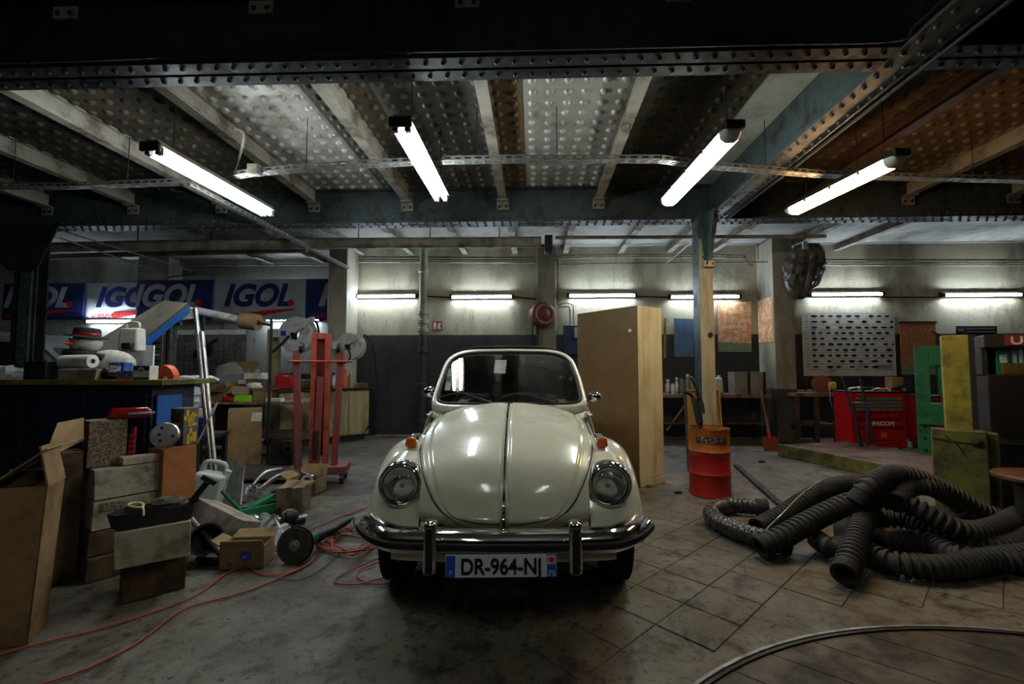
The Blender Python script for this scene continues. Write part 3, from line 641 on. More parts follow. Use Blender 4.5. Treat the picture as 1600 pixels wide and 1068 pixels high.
# fenders
FY, FZ = .80, .31
def fend(a, b, sg, cy=FY, xi=.40, xo=.775, rc=.585, rl=.365, lo=9, hi=192):
    ph = R(lo+(hi-lo)*b); t = a*pi/2
    x = xi+(xo-xi)*sin(t)**.78; r = rl+(rc-rl)*cos(t)**.62
    if a > .97: x -= .012
    fr = max(0, cos(ph)); r *= 1+.01*fr*fr*(1 if cy < 2 else 0)
    return V((sg*x, cy-r*cos(ph), FZ+r*sin(ph)))
for sg in (-1, 1):
    MB().grid(lambda a, b: fend(a, b, sg), 26, 48).build('front_fender', M_body, car, smooth=70, solid=.004)
    MB().grid(lambda a, b: fend(1-a, b, sg, 3.22, .42, .79, .54, .36, -12, 200), 18, 36).build('rear_fender', M_body, car, smooth=70, solid=.004)
    # seam between fender and nose
    MB().tube([V((sg*.447, fend(.055, k/20*.55+.02, sg).y-.004, fend(.055, k/20*.55+.02, sg).z+.002)) for k in range(21)], .005, 6).build('fender_beading', M_seam, car)
    # headlamp
    hx, hz = sg*.565, .692
    hl = thing('headlamp', '', '', (hx, .305, hz)); del hl['label']; del hl['category']; hl.parent = car
    MB().lathe([(.119, 0), (.126, .03), (.136, .08), (.150, .15), (.162, .21)], (0,0,0), (0,1,-.1), 40).build('nacelle', M_body, hl, smooth=70)
    MB().lathe([(.095, -.006), (.096, -.020), (.103, -.034), (.112, -.030), (.121, -.010), (.127, .018), (.128, .04)], (0,0,0), (0,1,-.1), 40).build('chrome_ring', M_chrome, hl, smooth=70)
    MB().lathe([(.0005, .075), (.03, .068), (.06, .045), (.08, .018), (.093, -.004)], (0,0,0), (0,1,-.1), 36).build('reflector', M_chrome, hl, smooth=70)
    MB().lathe([(.0935, -.014), (.0935, -.020), (.097, -.023), (.0975, -.014)], (0,0,0), (0,1,-.1), 40).build('lens_gasket', M_seam, hl)
    MB().lathe([(.0005, .06), (.010, .055), (.012, .02), (.0005, .012)], (0,0,0), (0,1,-.1), 14).build('bulb', M_white, hl)
    MB().lathe([(.0005, -.040), (.035, -.038), (.065, -.030), (.085, -.018), (.094, -.008), (.090, .0)], (0,0,0), (0,1,-.1), 40).build('lens', M_lens, hl, smooth=70)
    # indicator
    ip = fend(.20, .50, sg); MB().box((sg*.575, .665, .874), (.08, .16, .05), (12, 0, 0), (.75, .8)).build('indicator_base', M_chrome, car, bevel=.014, seg=3)
    MB().box((sg*.575, .575, .878), (.076, .05, .056), (12, 0, 0), (.72, .7)).build('indicator_lens', M_amber, car, bevel=.014, seg=3)
    # wheels
    for wy in (FY, 3.22):
        wh = thing('wheel', '', '', (sg*.672, wy, .31)); del wh['label']; del wh['category']; wh.parent = car
        MB().lathe([(.19, -.06), (.235, -.078), (.275, -.08), (.298, -.07), (.306, -.055), (.308, -.02), (.308, .02), (.306, .055), (.298, .07), (.275, .08), (.235, .078), (.19, .06)], (0,0,0), (1,0,0), 48).build('tyre', M_tyre, wh, smooth=50)
        MB().lathe([(.001, sg*.045), (.06, sg*.05), (.10, sg*.03), (.16, sg*.035), (.19, sg*.062)], (0,0,0), (1,0,0), 28).build('hub', M_hub, wh, smooth=50)
        if wy < 2:
            mb = MB()
            for k in range(64):
                a = 2*pi*k/64
                for j, (xx, sk) in enumerate(((-.054, .5), (-.018, -.5), (.018, .5), (.054, -.5))):
                    q = a+sk*.02+(j % 2)*.05; c = V((xx, -cos(q)*.309, sin(q)*.309))
                    rt = Matrix.Rotation(-q, 3, 'X'); d = [V((ex*.014, ey*.004, ez*.0105+ex*.004)) for ez in (-1, 1) for ey in (-1, 1) for ex in (-1, 1)]
                    mb.add([c+rt @ e for e in d], [(0,2,3,1),(4,5,7,6),(0,1,5,4),(2,6,7,3),(0,4,6,2),(1,3,7,5)])
            o = mb.build('tread_blocks', M_tyre, wh, smooth=0, fix=False); o['kind'] = 'stuff'
# bumper
def bpath(n=44, ext=.762):
    out = []
    for k in range(n+1):
        x = -ext+2*ext*k/n; y = .028*(x/.5)**2+.20*max(0, (abs(x)-.50)/.262)**2.0
        x2 = x+1e-3; y2 = .028*(x2/.5)**2+.20*max(0, (abs(x2)-.50)/.262)**2.0
        t = V((x2-x, y2-y, 0)).normalized(); out.append((V((x, y, 0)), V((t.y, -t.x, 0)), V((0,0,1))))
    return out
bp_ = bpath()
bz = .485
MB().sweep([(-.085, .052), (-.05, .056), (-.012, .046), (.012, .026), (.016, .012), (.016, -.012), (.012, -.028), (-.008, -.052), (-.03, -.06), (-.04, -.055), (-.02, -.03), (-.004, 0), (-.02, .03), (-.06, .046)], [(p+V((0,0,bz)), o, u) for p, o, u in bp_]).build('bumper', M_chrome, car, smooth=50)
MB().sweep([(.012, -.018), (.025, -.014), (.028, 0), (.025, .014), (.012, .016)], [(p+V((0,0,bz-.008)), o, u) for p, o, u in bpath(44, .775)]).build('bumper_strip', M_rubber, car, smooth=60)
MB().sweep([(-.03, -.10), (-.012, -.10), (-.012, -.045), (-.03, -.045)], [(p+V((0,.035,bz)), o, u) for p, o, u in bpath(40, .56)]).build('valance', M_body, car, smooth=40)
for sg in (-1, 1):
    ov = MB().box((sg*.337, -.028, .49), (.064, .085, .24), (0,0,0), (.92, .9)).build('overrider', M_chrome, car, bevel=.02, seg=4)
    MB().box((sg*.337, -.073, .485), (.034, .012, .205)).build('rubber_pad', M_rubber, ov, bevel=.006, seg=2)
    MB().cyl((sg*.337, .0, .5), (sg*.337, .3, .48), .022).build('bumper_iron', M_dkmetal, car)
# number plate
pl = thing('number_plate', '', '', (-.008, -.02, .398)); del pl['category']; pl['label'] = 'white number plate reading DR-964-NJ'; pl.parent = car; pl.rotation_euler = (R(-6), R(-.6), 0)
MB().box((0, .004, 0), (.52, .006, .102)).build('plate', M_plw, pl, bevel=.002)
MB().box((-.236, -.0005, 0), (.041, .004, .094)).build('country_band', M_plb, pl)
MB().box((.236, -.0005, -.022), (.040, .004, .056)).build('region_band', M_plb, pl)
MB().bb((.215, -.0025, -.05), (.2175, .0015, .05)).bb((.2545, -.0025, -.05), (.257, .0015, .05)).bb((.216, -.0025, .0475), (.256, .0015, .05)).build('region_frame', M_plb, pl)
star = [((.017 if k % 2 == 0 else .010)*cos(pi*k/8), (.017 if k % 2 == 0 else .010)*sin(pi*k/8)) for k in range(16)]
MB().prism(star, (.236, -.0003, .026), (1,0,0), (0,0,1), .002).build('red_star', M_plr, pl, smooth=0)
text('DR-964-NJ', .098, (.0, -.004, -.034), (1,0,0), (0,0,1), M_plk, 'registration', pl, bold=.0022, align='CENTER', sx=.86)
text('F', .026, (-.236, -.0032, -.036), (1,0,0), (0,0,1), M_plw, 'country_letter', pl, align='CENTER', bold=.0005)
text('75', .036, (.236, -.0032, -.045), (1,0,0), (0,0,1), M_plw, 'region_number', pl, align='CENTER', bold=.0004)
# windscreen: outline in (x, h) on a raked, slightly bowed surface
def ws(x, h, off=0):
    y = 1.245+.385*h/.42+.07*x*x; return V((x, y-off*.72, 1.052+h+off*.69))
def wout(grow, n=72):
    out = []
    for k in range(n):
        a = 2*pi*k/n; ca_, sa_ = cos(a), sin(a)
        ex = .27 if sa_ > 0 else .16
        X = math.copysign(abs(ca_)**ex, ca_); Y = math.copysign(abs(sa_)**(.42 if sa_ > 0 else .2), sa_)
        h = .197+Y*(.197+grow*.9); hw = .55-.062*max(0, h/.39)**1.3+grow
        out.append((X*hw, h-.028*(1-0)*(abs(X)**3)*(1 if Y > 0 else 0)))
    return out
inn, mid, ou = wout(0), wout(.012), wout(.062)
def ring(a, oa, b, ob): 
    n = len(a); return [ws(*p, oa) for p in a]+[ws(*p, ob) for p in b], [(i, (i+1) % n, n+(i+1) % n, n+i) for i in range(n)]
fr = MB(); n = len(inn)
rows = [(wout(.006), -.03), (wout(.008), .004), (wout(.014), .011), (wout(.034), .011), (wout(.045), -.004), (wout(.05), -.05), (wout(.03), -.06)]
vs = []; 
for o_, off in rows: vs += [ws(*p, off) for p in o_]
fr.add(vs, [(k*n+i, k*n+(i+1) % n, (k+1)*n+(i+1) % n, (k+1)*n+i) for k in range(len(rows)-1) for i in range(n)])
fr.build('windscreen_frame', M_body, car, smooth=60)
MB().tube([ws(*p, .008) for p in wout(.004)], .011, 8, closed=True).build('windscreen_seal', M_seam, car)
gv = [ws(*p, 0) for p in inn]; gm = MB(); c0 = ws(0, .18, 0)
rings = [gv]+[[ws(p[0]*q, .197+(p[1]-.197)*q, 0) for p in inn] for q in (.75, .5, .25)]
vs = sum(rings, []); fs = [(k*n+i, k*n+(i+1) % n, (k+1)*n+(i+1) % n, (k+1)*n+i) for k in range(3) for i in range(n)]
vs.append(ws(0, .197, 0)); fs += [(3*n+i, 3*n+(i+1) % n, 4*n) for i in range(n)]
gm.add(vs, fs).build('windscreen', M_wind, car, smooth=70)
# cowl under the windscreen
def cowl(a, b):
    u = 2*a-1; x = u*.60; q = nose(x*.93, 1.0); e = V((x*1.09, 1.36+.1*x*x, 1.05-.085*abs(u)**4)); return q.lerp(e, b)+V((0,0,-.006))
MB().grid(cowl, 30, 6).build('cowl', M_body, car, smooth=70)
for sg in (-1, 1):
    def cside(a, b):
        q = cowl(1 if sg > 0 else 0, a*1.0) if a < .999 else cowl(1 if sg > 0 else 0, 1.0)
        return q+V((sg*(.012*sin(b*1.5)+.004), .16*a*a, -.40*b+.004))
    MB().grid(cside, 8, 8).build('cowl_side', M_body, car, smooth=70)
# wipers
for x0, x1 in ((-.145, -.53), (.33, -.06)):
    wp = thing('wiper', '', '', (0,0,0)); del wp['label']; del wp['category']; wp.parent = car
    a = ws(x0, .0, .02); m_ = ws(x0-.2, .055, .028); b = ws(x0-.23, .06, .028)
    MB().ball(ws(x0, -.004, .018), .017, 10, 6).build('pivot', M_black, wp)
    MB().tube([a, m_], [.010, .006], 8).build('arm', M_black, wp)
    MB().tube(spline([ws(x1, .035, .016), ws((x1+x0)/2-.05, .062, .022), ws(x0-.05, .05, .016)], 6), .006, 6).build('blade', M_rubber, wp)
# stickers on the screen
MB().grid(lambda a, b: ws(-.505+.045*a, .10+.17*b, -.006), 2, 3).build('screen_stickers', M_paper, car)
MB().grid(lambda a, b: ws(-.503+.04*a, .165+.04*b, -.004), 2, 2).build('green_sticker', mat('green_sticker', (40,110,74), .6), car)
MB().grid(lambda a, b: ws(-.13+.095*a+.008*b, .235+.11*b, -.012), 2, 2).build('paper_tag', M_paper, car)
# mirrors
for sg, mx, mz in ((-1, -.665, 1.125), (1, .70, 1.085)):
    mr = thing('wing_mirror', '', '', (mx, 1.58, mz)); del mr['label']; del mr['category']; mr.parent = car
    MB().ball((0,0,0), .062, 16, 10, (.95, .45, .72), (0, sg*12, sg*-10)).build('mirror_shell', M_chrome, mr)
    MB().tube(spline([(-sg*.03, .0, -.02), (-sg*.055, .02, -.05), (-sg*.045, .05, -.115)], 5), .007, 8).build('mirror_stalk', M_chrome, mr)
    MB().box((sg*.66, 1.66, .93), (.03, .05, .06)).build('door_hinge', M_body, car, bevel=.006)
# body behind the screen
SEC = [(.34, .60), (.50, .665), (.70, .69), (.86, .675), (.955, .645), (.985, .62)]
def side(sg):
    def f(a, b):
        y = 1.22+2.55*b; z, x = interp([(k/5, q[0]) for k, q in enumerate(SEC)], a), interp([(k/5, q[1]) for k, q in enumerate(SEC)], a)
        k = 1-.10*sstep(.62, 1, b)-.055*(1-sstep(0, .16, b)); z -= .10*sstep(.55, 1, b)*max(0, (a-.5))*1.3
        return V((sg*x*k, y, z))
    return f
for sg in (-1, 1):
    MB().grid(side(sg), 14, 34).build('body_side', M_body, car, smooth=60, solid=.006)
    MB().bb((sg*.62, 1.25, .24), (sg*.78, 2.85, .275)).build('running_board', M_rubber, car, bevel=.01)
    MB().box((sg*.705, 2.2, .87), (.02, .14, .025)).build('door_handle', M_chrome, car, bevel=.008)
for sg in (-1, 1):
    def scut(a, b):
        p, n = prof(.93); q = nose(sg*.57, .93)+V((0, n.x, n.y))*.42*(1-b)
        return q.lerp(side(sg)(b, .03), a)+V((0, 0, .012*a*b))
    MB().grid(scut, 6, 10).build('scuttle_side', M_body, car, smooth=70)
def tail(a, b):
    u = 2*a-1; y = interp([(0, 2.95), (.3, 3.35), (.6, 3.72), (.85, 3.9), (1, 3.92)], b); z = interp([(0, 1.02), (.3, .98), (.6, .82), (.85, .58), (1, .36)], b)
    wv = interp([(0, .6), (.5, .6), (1, .58)], b); return V((u*wv, y-.28*abs(u)**3*b, z-.14*abs(u)**3))
MB().grid(tail, 24, 20).build('engine_lid', M_body, car, smooth=70)
MB().bb((-.62, .55, .22), (.60, 3.7, .27)).build('floor_pan', M_dash, car)
MB().bb((-.70, 3.95, .42), (.70, 4.0, .52)).build('rear_bumper', M_chrome, car, bevel=.015)
# soft top with a rear window opening
def soft(a, b):
    y = 1.66+1.43*b; zt_ = interp([(0, 1.492), (.25, 1.512), (.5, 1.495), (.7, 1.40), (.85, 1.24), (1, 1.03)], b)
    th = pi*a; ex = .42; X = math.copysign(abs(cos(th))**ex, -cos(th)); Z = sin(th)**.55
    hw = .56+.05*(1-Z)+.03*sin(pi*min(1, b*1.1)); zb_ = .97
    return V((X*hw, y+(.05*abs(X)**3 if b < .1 else 0), zb_+(zt_-zb_)*Z))
inwin = lambda a, b: .36 < a < .64 and .76 < b < .9
stp = MB().grid(soft, 60, 50, skip=inwin).build('soft_top', M_soft, car, smooth=60, solid=.012)
MB().grid(lambda a, b: soft(.355+.29*a, .755+.15*b)+V((0,-.004,-.012)), 10, 6).build('rear_window', M_vinyl, stp, smooth=60)
MB().sweep([(-.02, -.008), (.02, -.008), (.022, .006), (-.018, .010)], [(soft(k/40, .0)+V((0,-.012,.008)), V((0,-1,0)), V((0,0,1))) for k in range(2, 39)]).build('header_welt', M_soft, stp, smooth=60)
# interior
MB().grid(lambda a, b: soft(.06+.88*a, .03+.70*b)+V((0, 0, -.03)), 40, 30).build('headliner', mat('pale_grey_headliner', (158,148,136), .9), stp, smooth=60)
MB().bb((-.58, 1.36, .80), (.58, 1.52, 1.0)).build('dashboard', M_dash, car, bevel=.03)
MB().tube([V((-.3+.17*cos(2*pi*k/28), 1.66+.05*sin(2*pi*k/28), 1.0+.165*sin(2*pi*k/28))) for k in range(28)], .012, 8, closed=True).build('steering_wheel', M_dash, car)
for sg in (-1, 1):
    MB().box((sg*.28, 2.05, .72), (.46, .14, .50), (-12,0,0), (.85, .8)).build('seat_back', M_seat, car, bevel=.04)
    MB().box((sg*.28, 1.8, .45), (.46, .5, .16)).build('seat_cushion', M_seat, car, bevel=.04)
MB().bb((-.58, 2.5, .3), (.58, 2.62, .92)).build('rear_seat', M_seat, car, bevel=.04)
# ================================================================ helpers for the clutter
def carton(name, label, A, B, dep, h, m, tilt=None, tape=None, opened=None, sticker=None, group=None, cat='box', flip=None):
    """A, B: front bottom corners (left, right) as seen from the front; the box goes back by dep. Optional tape, open flaps, sticker."""
    A, B = V(A), V(B); d = (B-A); wd = d.length; rz = atan2(d.y, d.x); nrm = V((-sin(rz), cos(rz), 0))
    c = (A+B)/2+nrm*dep/2; t = thing(name, label, cat, c, group=group)
    t.rotation_euler = Euler((R(tilt[0]), R(tilt[1]), rz)) if tilt else (0, 0, rz)
    w2, d2 = wd/2, dep/2; th = .006
    if opened:
        mb = MB()
        for a, b in (((-w2, -d2, 0), (w2, -d2+th, h)), ((-w2, d2-th, 0), (w2, d2, h)), ((-w2, -d2, 0), (-w2+th, d2, h)), ((w2-th, -d2, 0), (w2, d2, h)), ((-w2, -d2, 0), (w2, d2, th))): mb.bb(a, b)
        mb.build('body', m, t, smooth=0)
        for side, ang, ln in opened:      # side f b l r, angle from vertical outward
            ln = ln; a = R(ang)
            if side in 'fb':
                s = -1 if side == 'f' else 1; p = V((0, s*d2, h)); v_ = V((0, s*sin(a), cos(a)))*ln; q = V((w2, 0, 0)); nn = V((0, cos(a), -s*sin(a)))*.004
            else:
                s = -1 if side == 'l' else 1; p = V((s*w2, 0, h)); v_ = V((s*sin(a), 0, cos(a)))*ln; q = V((0, d2, 0)); nn = V((cos(a), 0, -s*sin(a)))*.004
            k = .93
            MB().add([p-q-nn, p+q-nn, p+q*k+v_-nn, p-q*k+v_-nn, p-q+nn, p+q+nn, p+q*k+v_+nn, p-q*k+v_+nn], [(0,1,2,3),(7,6,5,4),(0,4,5,1),(1,5,6,2),(2,6,7,3),(3,7,4,0)]).build('flap', m, t, smooth=0)
    else:
        j = min(.006, h*.1)
        mb = MB().box((0, 0, h/2), (wd, dep, h)); rs = random.Random(label)
        mb.v = [(x+rs.uniform(-j, j), y+rs.uniform(-j, j), z+(rs.uniform(-j, 0) if z > h/2 else 0)) for x, y, z in mb.v]
        mb.build('body', m, t, smooth=0, bevel=.004, seg=1)
        if tape:
            MB().box((0, 0, h+.0005), (.05, dep+.002, .003)).box((0, -d2-.0005, h*.72), (.05, .004, h*.56)).build('tape', M_tape, t, smooth=0)
        elif h > .1 and flip is None:
            MB().box((0, 0, h+.0005), (wd*.98, .003, .002)).build('lid_seam', M_cardd, t, smooth=0)
    if sticker:
        sx, sz, sw, sh, sm = sticker
        MB().box((sx*w2, -d2-.006, sz*h), (sw, .003, sh), (0, 4, 0)).build('sticker', sm, t, smooth=0)
    return t
M_tape = mat('brown_parcel_tape', (96,74,46), .3)
M_news = mat('newsprint_box', (122,108,88), .85, 0, (74,64,54), .5, 70, .1, soft=.04)
M_blueprint = mat('blue_print', (30,70,150), .6, 0, (170,180,190), .3, 40, soft=.03)
def plainbox(name, label, cat, loc, size, m, rz=0, rot=None, bevel=.004, group=None):
    o = MB().box((0, 0, size[2]/2), size).build(name, m, smooth=0, bevel=bevel); o.location = loc
    o.rotation_euler = [R(q) for q in rot] if rot else (0, 0, R(rz)); return tag(o, label, cat, group)
# ================================================================ BANNERS
M_bw = mat('banner_white', (176,180,186), .5, 0, (140,142,146), .35, 1.5, .1, 6)
M_bn = mat('banner_navy', (28,46,104), .5, 0, (22,36,84), .4, 1.5, .1, 6)
M_br = mat('banner_red', (200,34,40), .55, vary=.04)
def banner(name, label, secs, y, zt_, zb_, amp):
    t = thing(name, label, 'banner', (0, 0, 0)); wv = lambda x: amp*sin(x*3.1)+amp*.5*sin(x*7.3+1)
    for x0, x1, navy, cut in secs:
        MB().grid(lambda a, b: V((x0+(x1-x0)*a, y+wv(x0+(x1-x0)*a), zb_+(zt_-zb_)*b)), 30, 2).build('cloth', M_bn if navy else M_bw, t, smooth=60, solid=.003)
        hgt = zt_-zb_; fg = M_bw if navy else M_bn; full = cut[1]-cut[0]
        sz = hgt*.74; bx = cut[0]+.12*full
        wv2 = lambda x: wv(x)-.012
        letters = text('IGOL', sz, (bx, y, zb_+hgt*.36), (1,0,0), (0,0,1), fg, 'lettering', t, shear=.28, bold=.026, wave=wv2, sx=full*.66/ (sz*2.13))
        lim(letters, x0, x1)
        MB().lathe([(.001, 0), (hgt*.095, 0)], (0, 0, 0), (0,1,0), 18)
        dx = bx+full*.72
        if dx+.1 < x1:
            MB().prism([(hgt*.085*cos(2*pi*k/18), hgt*.085*sin(2*pi*k/18)) for k in range(18)], (dx, y+wv2(dx), zb_+hgt*.42), (1,0,0), (0,0,1), .002).build('red_dot', M_br, t, smooth=0)
        q0 = bx+full*.20; sw = []
        for k in range(13): sw.append((k/12*full*.56, .17*hgt+.10*hgt*sin(k/12*1.5)))
        lo_ = [(k/12*full*.56, .02*hgt+.22*hgt*sin(k/12*1.5)*(k/12)**.5) for k in range(13)]
        ob = MB(); ob.add([V((q0+p[0], y+wv2(q0+p[0]), zb_+p[1])) for p in sw+lo_[::-1]], [(k, k+1, 24-k, 25-k) for k in range(12)])
        ob = ob.build('red_swoosh', M_br, t, smooth=0); lim(ob, x0, x1)
        tx = text('LUBRIFIANTS', hgt*.15, (bx-full*.04, y, zb_+hgt*.05), (1,0,0), (0,0,1), M_br, 'small_lettering', t, shear=.3, bold=.002, wave=wv2); lim(tx, x0, x1-.02 if x1-x0 < .9 else bx+full*.30)
    return t
def lim(o, x0, x1):
    bm = bmesh.new(); bm.from_mesh(o.data)
    for co, no in (((x0, 0, 0), (-1, 0, 0)), ((x1, 0, 0), (1, 0, 0))):
        bmesh.ops.bisect_plane(bm, geom=bm.verts[:]+bm.edges[:]+bm.faces[:], plane_co=co, plane_no=no, clear_outer=True)
    bm.to_mesh(o.data); bm.free()
yb_ = 9.66; X_ = lambda p: P(p, 470, yb_).x
zt_, zb_ = P(300, 441, yb_).z, P(300, 498, yb_).z
banner('banner', 'navy and white IGOL banner hung behind the dark column', [(X_(5), X_(133), True, (X_(-12), X_(133))), (X_(133), X_(262), False, (X_(133), X_(272)))], yb_, zt_, zb_, .006)
y2 = 9.27; X2 = lambda p: P(p, 470, y2).x
banner('banner', 'IGOL banner with navy and white panels next to the wall pillar', [(X2(213), X2(333), True, (X2(192), X2(333))), (X2(333), X2(478), False, (X2(333), X2(478))), (X2(478), X2(512), True, (X2(478), X2(640)))], y2, P(300, 437, y2).z, P(300, 500, y2).z, .009)
# ================================================================ NAVY COUNTER AND WHAT STANDS ON IT
CT = 1.235
cx0, cx1, cyf = -5.2, P(236, 650, 3.28).x, 3.28
ct = thing('counter', 'dark navy counter with a yellow edged top behind the box pile', 'counter', ((cx0+cx1)/2, cyf+.21, 0))
hw = (cx1-cx0)/2
MB().bb((-hw, -.21, 0), (hw, .21, CT-.04)).build('body', M_navy, ct, smooth=0, bevel=.006)
nP = 5
for k in range(nP):
    a = -hw+.02+k*(2*hw-.04)/nP; MB().bb((a+.012, -.222, .1), (a+(2*hw-.04)/nP-.012, -.208, CT-.1)).build('front_panel', M_navy, ct, smooth=0, bevel=.004)
MB().bb((-hw, -.25, CT-.04), (hw+.11, .30, CT)).build('worktop', M_yeld, ct, smooth=0, bevel=.004)
MB().bb((-hw, -.256, CT-.036), (hw+.112, -.25, CT-.002)).build('edge_strip', M_yel, ct, smooth=0)
def onc(px, Y=3.25): return V((P(px, 580, Y).x, Y, CT))
f = .0046
plainbox('black_case', 'black box standing on the navy counter', 'case', onc(69, 3.36), (.17, .14, .135), M_black)
b_ = carton('carton', 'low grey-beige carton on the counter under the white roll', onc(90, 3.27), onc(150, 3.27), .2, .083, M_cardw)
tr = thing('paper_roll', 'thick white roll lying on the low grey-beige carton', 'roll', onc(121, 3.36)+V((0, 0, .086+.05)))
MB().lathe([(.02, -.12), (.05, -.118), (.052, -.1), (.052, .1), (.05, .118), (.02, .12), (.02, -.12)], (0,0,0), (1,0,.02), 20).build('paper', M_white, tr, smooth=40)
MB().lathe([(.02, -.119), (.016, -.119), (.016, .119), (.02, .119)], (0,0,0), (1,0,.02), 16).build('core', M_card, tr)
# snowman decoration, lying back against the slanted board
sn = thing('snowman_decoration', 'plush snowman head with black hat and orange nose on the counter', 'decoration', onc(138, 3.58)+V((0, 0, .0)))
M_plush = mat('white_plush', (186,184,176), .95, 0, (140,136,126), .35, 14, .3, 120)
M_felt = mat('black_felt', (30,30,30), .95, 0, (44,44,42), .4, 14, .2, 120)
MB().ball((.16, .02, .12), .16, 18, 12, (1.25, .7, .72)).build('body', M_plush, sn)
hd_ = MB().ball((0, -.03, .285), .1, 20, 14, (1.1, .95, .80), (0, -8, 0)).build('head', M_plush, sn)
MB().lathe([(.001, .0), (.01, .02), (.018, .055), (.02, .08)][::-1], (-.02, -.20, .28), (-.1, 1, .05), 12).build('nose', M_orange, hd_)
MB().tube([V((.02+.05*cos(a), -.135-.004*sin(a), .26-.03*sin(a))) for a in [pi*.1*k for k in range(1, 9)]], .004, 6).build('mouth', M_black, hd_)
for dx in (-.035, .03): MB().ball((dx, -.13, .315), .008, 8, 6).build('eye', M_black, hd_)
ht = MB().lathe([(.001, .005), (.135, .0), (.14, .006), (.135, .013), (.085, .016), (.085, .06), (.072, .078), (.001, .082)], (.0, -.03, .335), (.14, 0, 1), 24).build('hat', M_felt, sn, smooth=50)
MB().lathe([(.086, .018), (.088, .02), (.088, .036), (.086, .038)], (.0, -.03, .335), (.14, 0, 1), 24).build('hat_band', M_red, ht)
MB().tube(spline([(-.09, -.1, .21), (0, -.13, .195), (.1, -.12, .19), (.2, -.08, .17)], 5), .028, 10).build('scarf', mat('dark_green_knit', (30,44,34), .95, 0, (60,60,50), .4, 30), sn)
carton('product_box', 'navy box with pale circle print beside the low carton', onc(152, 3.32), onc(165, 3.32), .08, .09, M_bn, flip=1)
carton('product_box', 'small white box with blue dotted border on the counter', onc(169, 3.5), onc(193, 3.5), .08, .135, M_blueprint, sticker=(0, .6, .085, .05, M_paper), flip=1)
bg = MB().ball((0,0,.04), .07, 16, 10, (1.15, .8, .62), jit=.14).build('black_bag', M_black, smooth=30); bg.location = onc(172, 3.36); tag(bg, 'crumpled black bag on the counter before the dotted boxes', 'bag')
M_dots = mat('blue_dotted_print', (20,84,166), .5, 0, (190,200,210), .35, 60, soft=.03)
pb = thing('product_box', 'blue spotted box with orange base on the counter', 'box', onc(200, 3.33)); MB().box((0,0,.045), (.112, .07, .04)).build('printed_side', M_dots, pb, smooth=0); MB().box((0,0,.0125), (.112, .07, .025)).build('orange_base', M_orange, pb, smooth=0)
mp_ = thing('product_box', 'white and blue box with a round M emblem on the counter', 'box', onc(228, 3.34)); MB().box((0,0,.052), (.125, .08, .104)).build('box', M_paper, mp_, smooth=0); MB().box((0, -.0405, .085), (.125, .002, .036)).build('blue_top_band', M_bn, mp_, smooth=0); MB().box((0, -.0405, .008), (.125, .002, .016)).build('blue_bottom_band', M_bn, mp_, smooth=0)
MB().prism([(.024*cos(2*pi*k/20), .024*sin(2*pi*k/20)) for k in range(20)], (0, -.042, .07), (1,0,0), (0,0,1), .001).build('emblem_disc', M_paper, mp_, smooth=0); text('m', .034, (0, -.0445, .062), (1,0,0), (0,0,1), M_plk, 'emblem', mp_, align='CENTER', bold=.002)
og = thing('saw_guard', 'orange round saw guard beyond the end of the counter', 'tool', onc(262, 3.56)+V((0,0,.0)))
MB().lathe([(.03, -.02), (.10, -.025), (.105, 0), (.10, .025), (.03, .02), (.03, -.02)], (0, 0, .01), (.25, 1, .1), 28).build('guard', M_orange, og, smooth=40)
MB().tube([(0, .04, -.02), (.03, .05, -.12), (.05, .05, -.3), (.05, .04, -1.2)], .03, 10).build('grey_body', M_galv, og)
for k, (p, s) in enumerate(((8, .13), (42, .09))):
    o = MB().ball((0,0,.04), s, 14, 8, (1.1, .7, .5), jit=.2).build('plastic_bag', M_clear, smooth=20); o.location = onc(p, 3.38); tag(o, ['cloudy plastic bag at the near end of the counter top', 'crumpled clear wrapping beside the black box'][k], 'bag')
# things behind the counter: slanted board with blue rail, white arm, beige tank
sb = thing('slanted_board', 'long grey-brown board with blue rail slanting behind the counter', 'board', P(222, 525, 4.6))
c4 = [P(150, 537, 4.5)-sb.location, P(258, 472, 4.9)-sb.location, P(296, 476, 4.75)-sb.location, P(165, 580, 4.35)-sb.location]
a0, a1 = c4[3], c4[2]; nn = (c4[1]-c4[0]).cross(c4[3]-c4[0]).normalized()*.03
MB().add(c4+[q-nn for q in c4], [(0,1,2,3),(7,6,5,4),(0,4,5,1),(1,5,6,2),(2,6,7,3),(3,7,4,0)]).build('board', mat('grey_brown_board', (104,98,90), .7, 0, (72,66,58), .4, 4), sb, smooth=0)
for k in range(3): MB().tube([a0+V((.01, -.012, -.02-.028*k)), a1+V((.01, -.012, -.02-.028*k))], .012, 8).build('rail', M_blue, sb)
MB().cyl(P(265, 500, 4.8)-sb.location, V((P(265, 500, 4.8).x, 4.85, 0))-sb.location, .03, n=8).build('prop', M_dkmetal, sb)
wa = thing('winch_arm', 'white metal arm plate with brass fittings at the top of the slanted board', 'bracket', P(275, 495, 4.9)); o = wa.location
pts2 = [(244, 497), (266, 474), (272, 472), (303, 481), (303, 497), (262, 503), (245, 507)]
q = [P(x, y, 4.86)-o for x, y in pts2]; MB().prism([(p.x, p.z) for p in q][::-1], (0, q[0].y, 0), (1,0,0), (0,0,1), -.03).build('arm_plate', M_white, wa, smooth=0)
for px_, py_2 in ((279, 484), (282, 489), (274, 493)): MB().lathe([(.03, 0), (.03, .03), (.016, .034), (.012, .05), (.0005, .05)], P(px_, py_2, 4.85)-o, (0,-1,0), 6).build('brass_fitting', mat('brass', (168,112,44), .35, .9), wa)
MB().tube([P(284, 486, 4.83)-o, P(302, 484, 4.83)-o], .008, 6).build('rod', M_alu, wa)
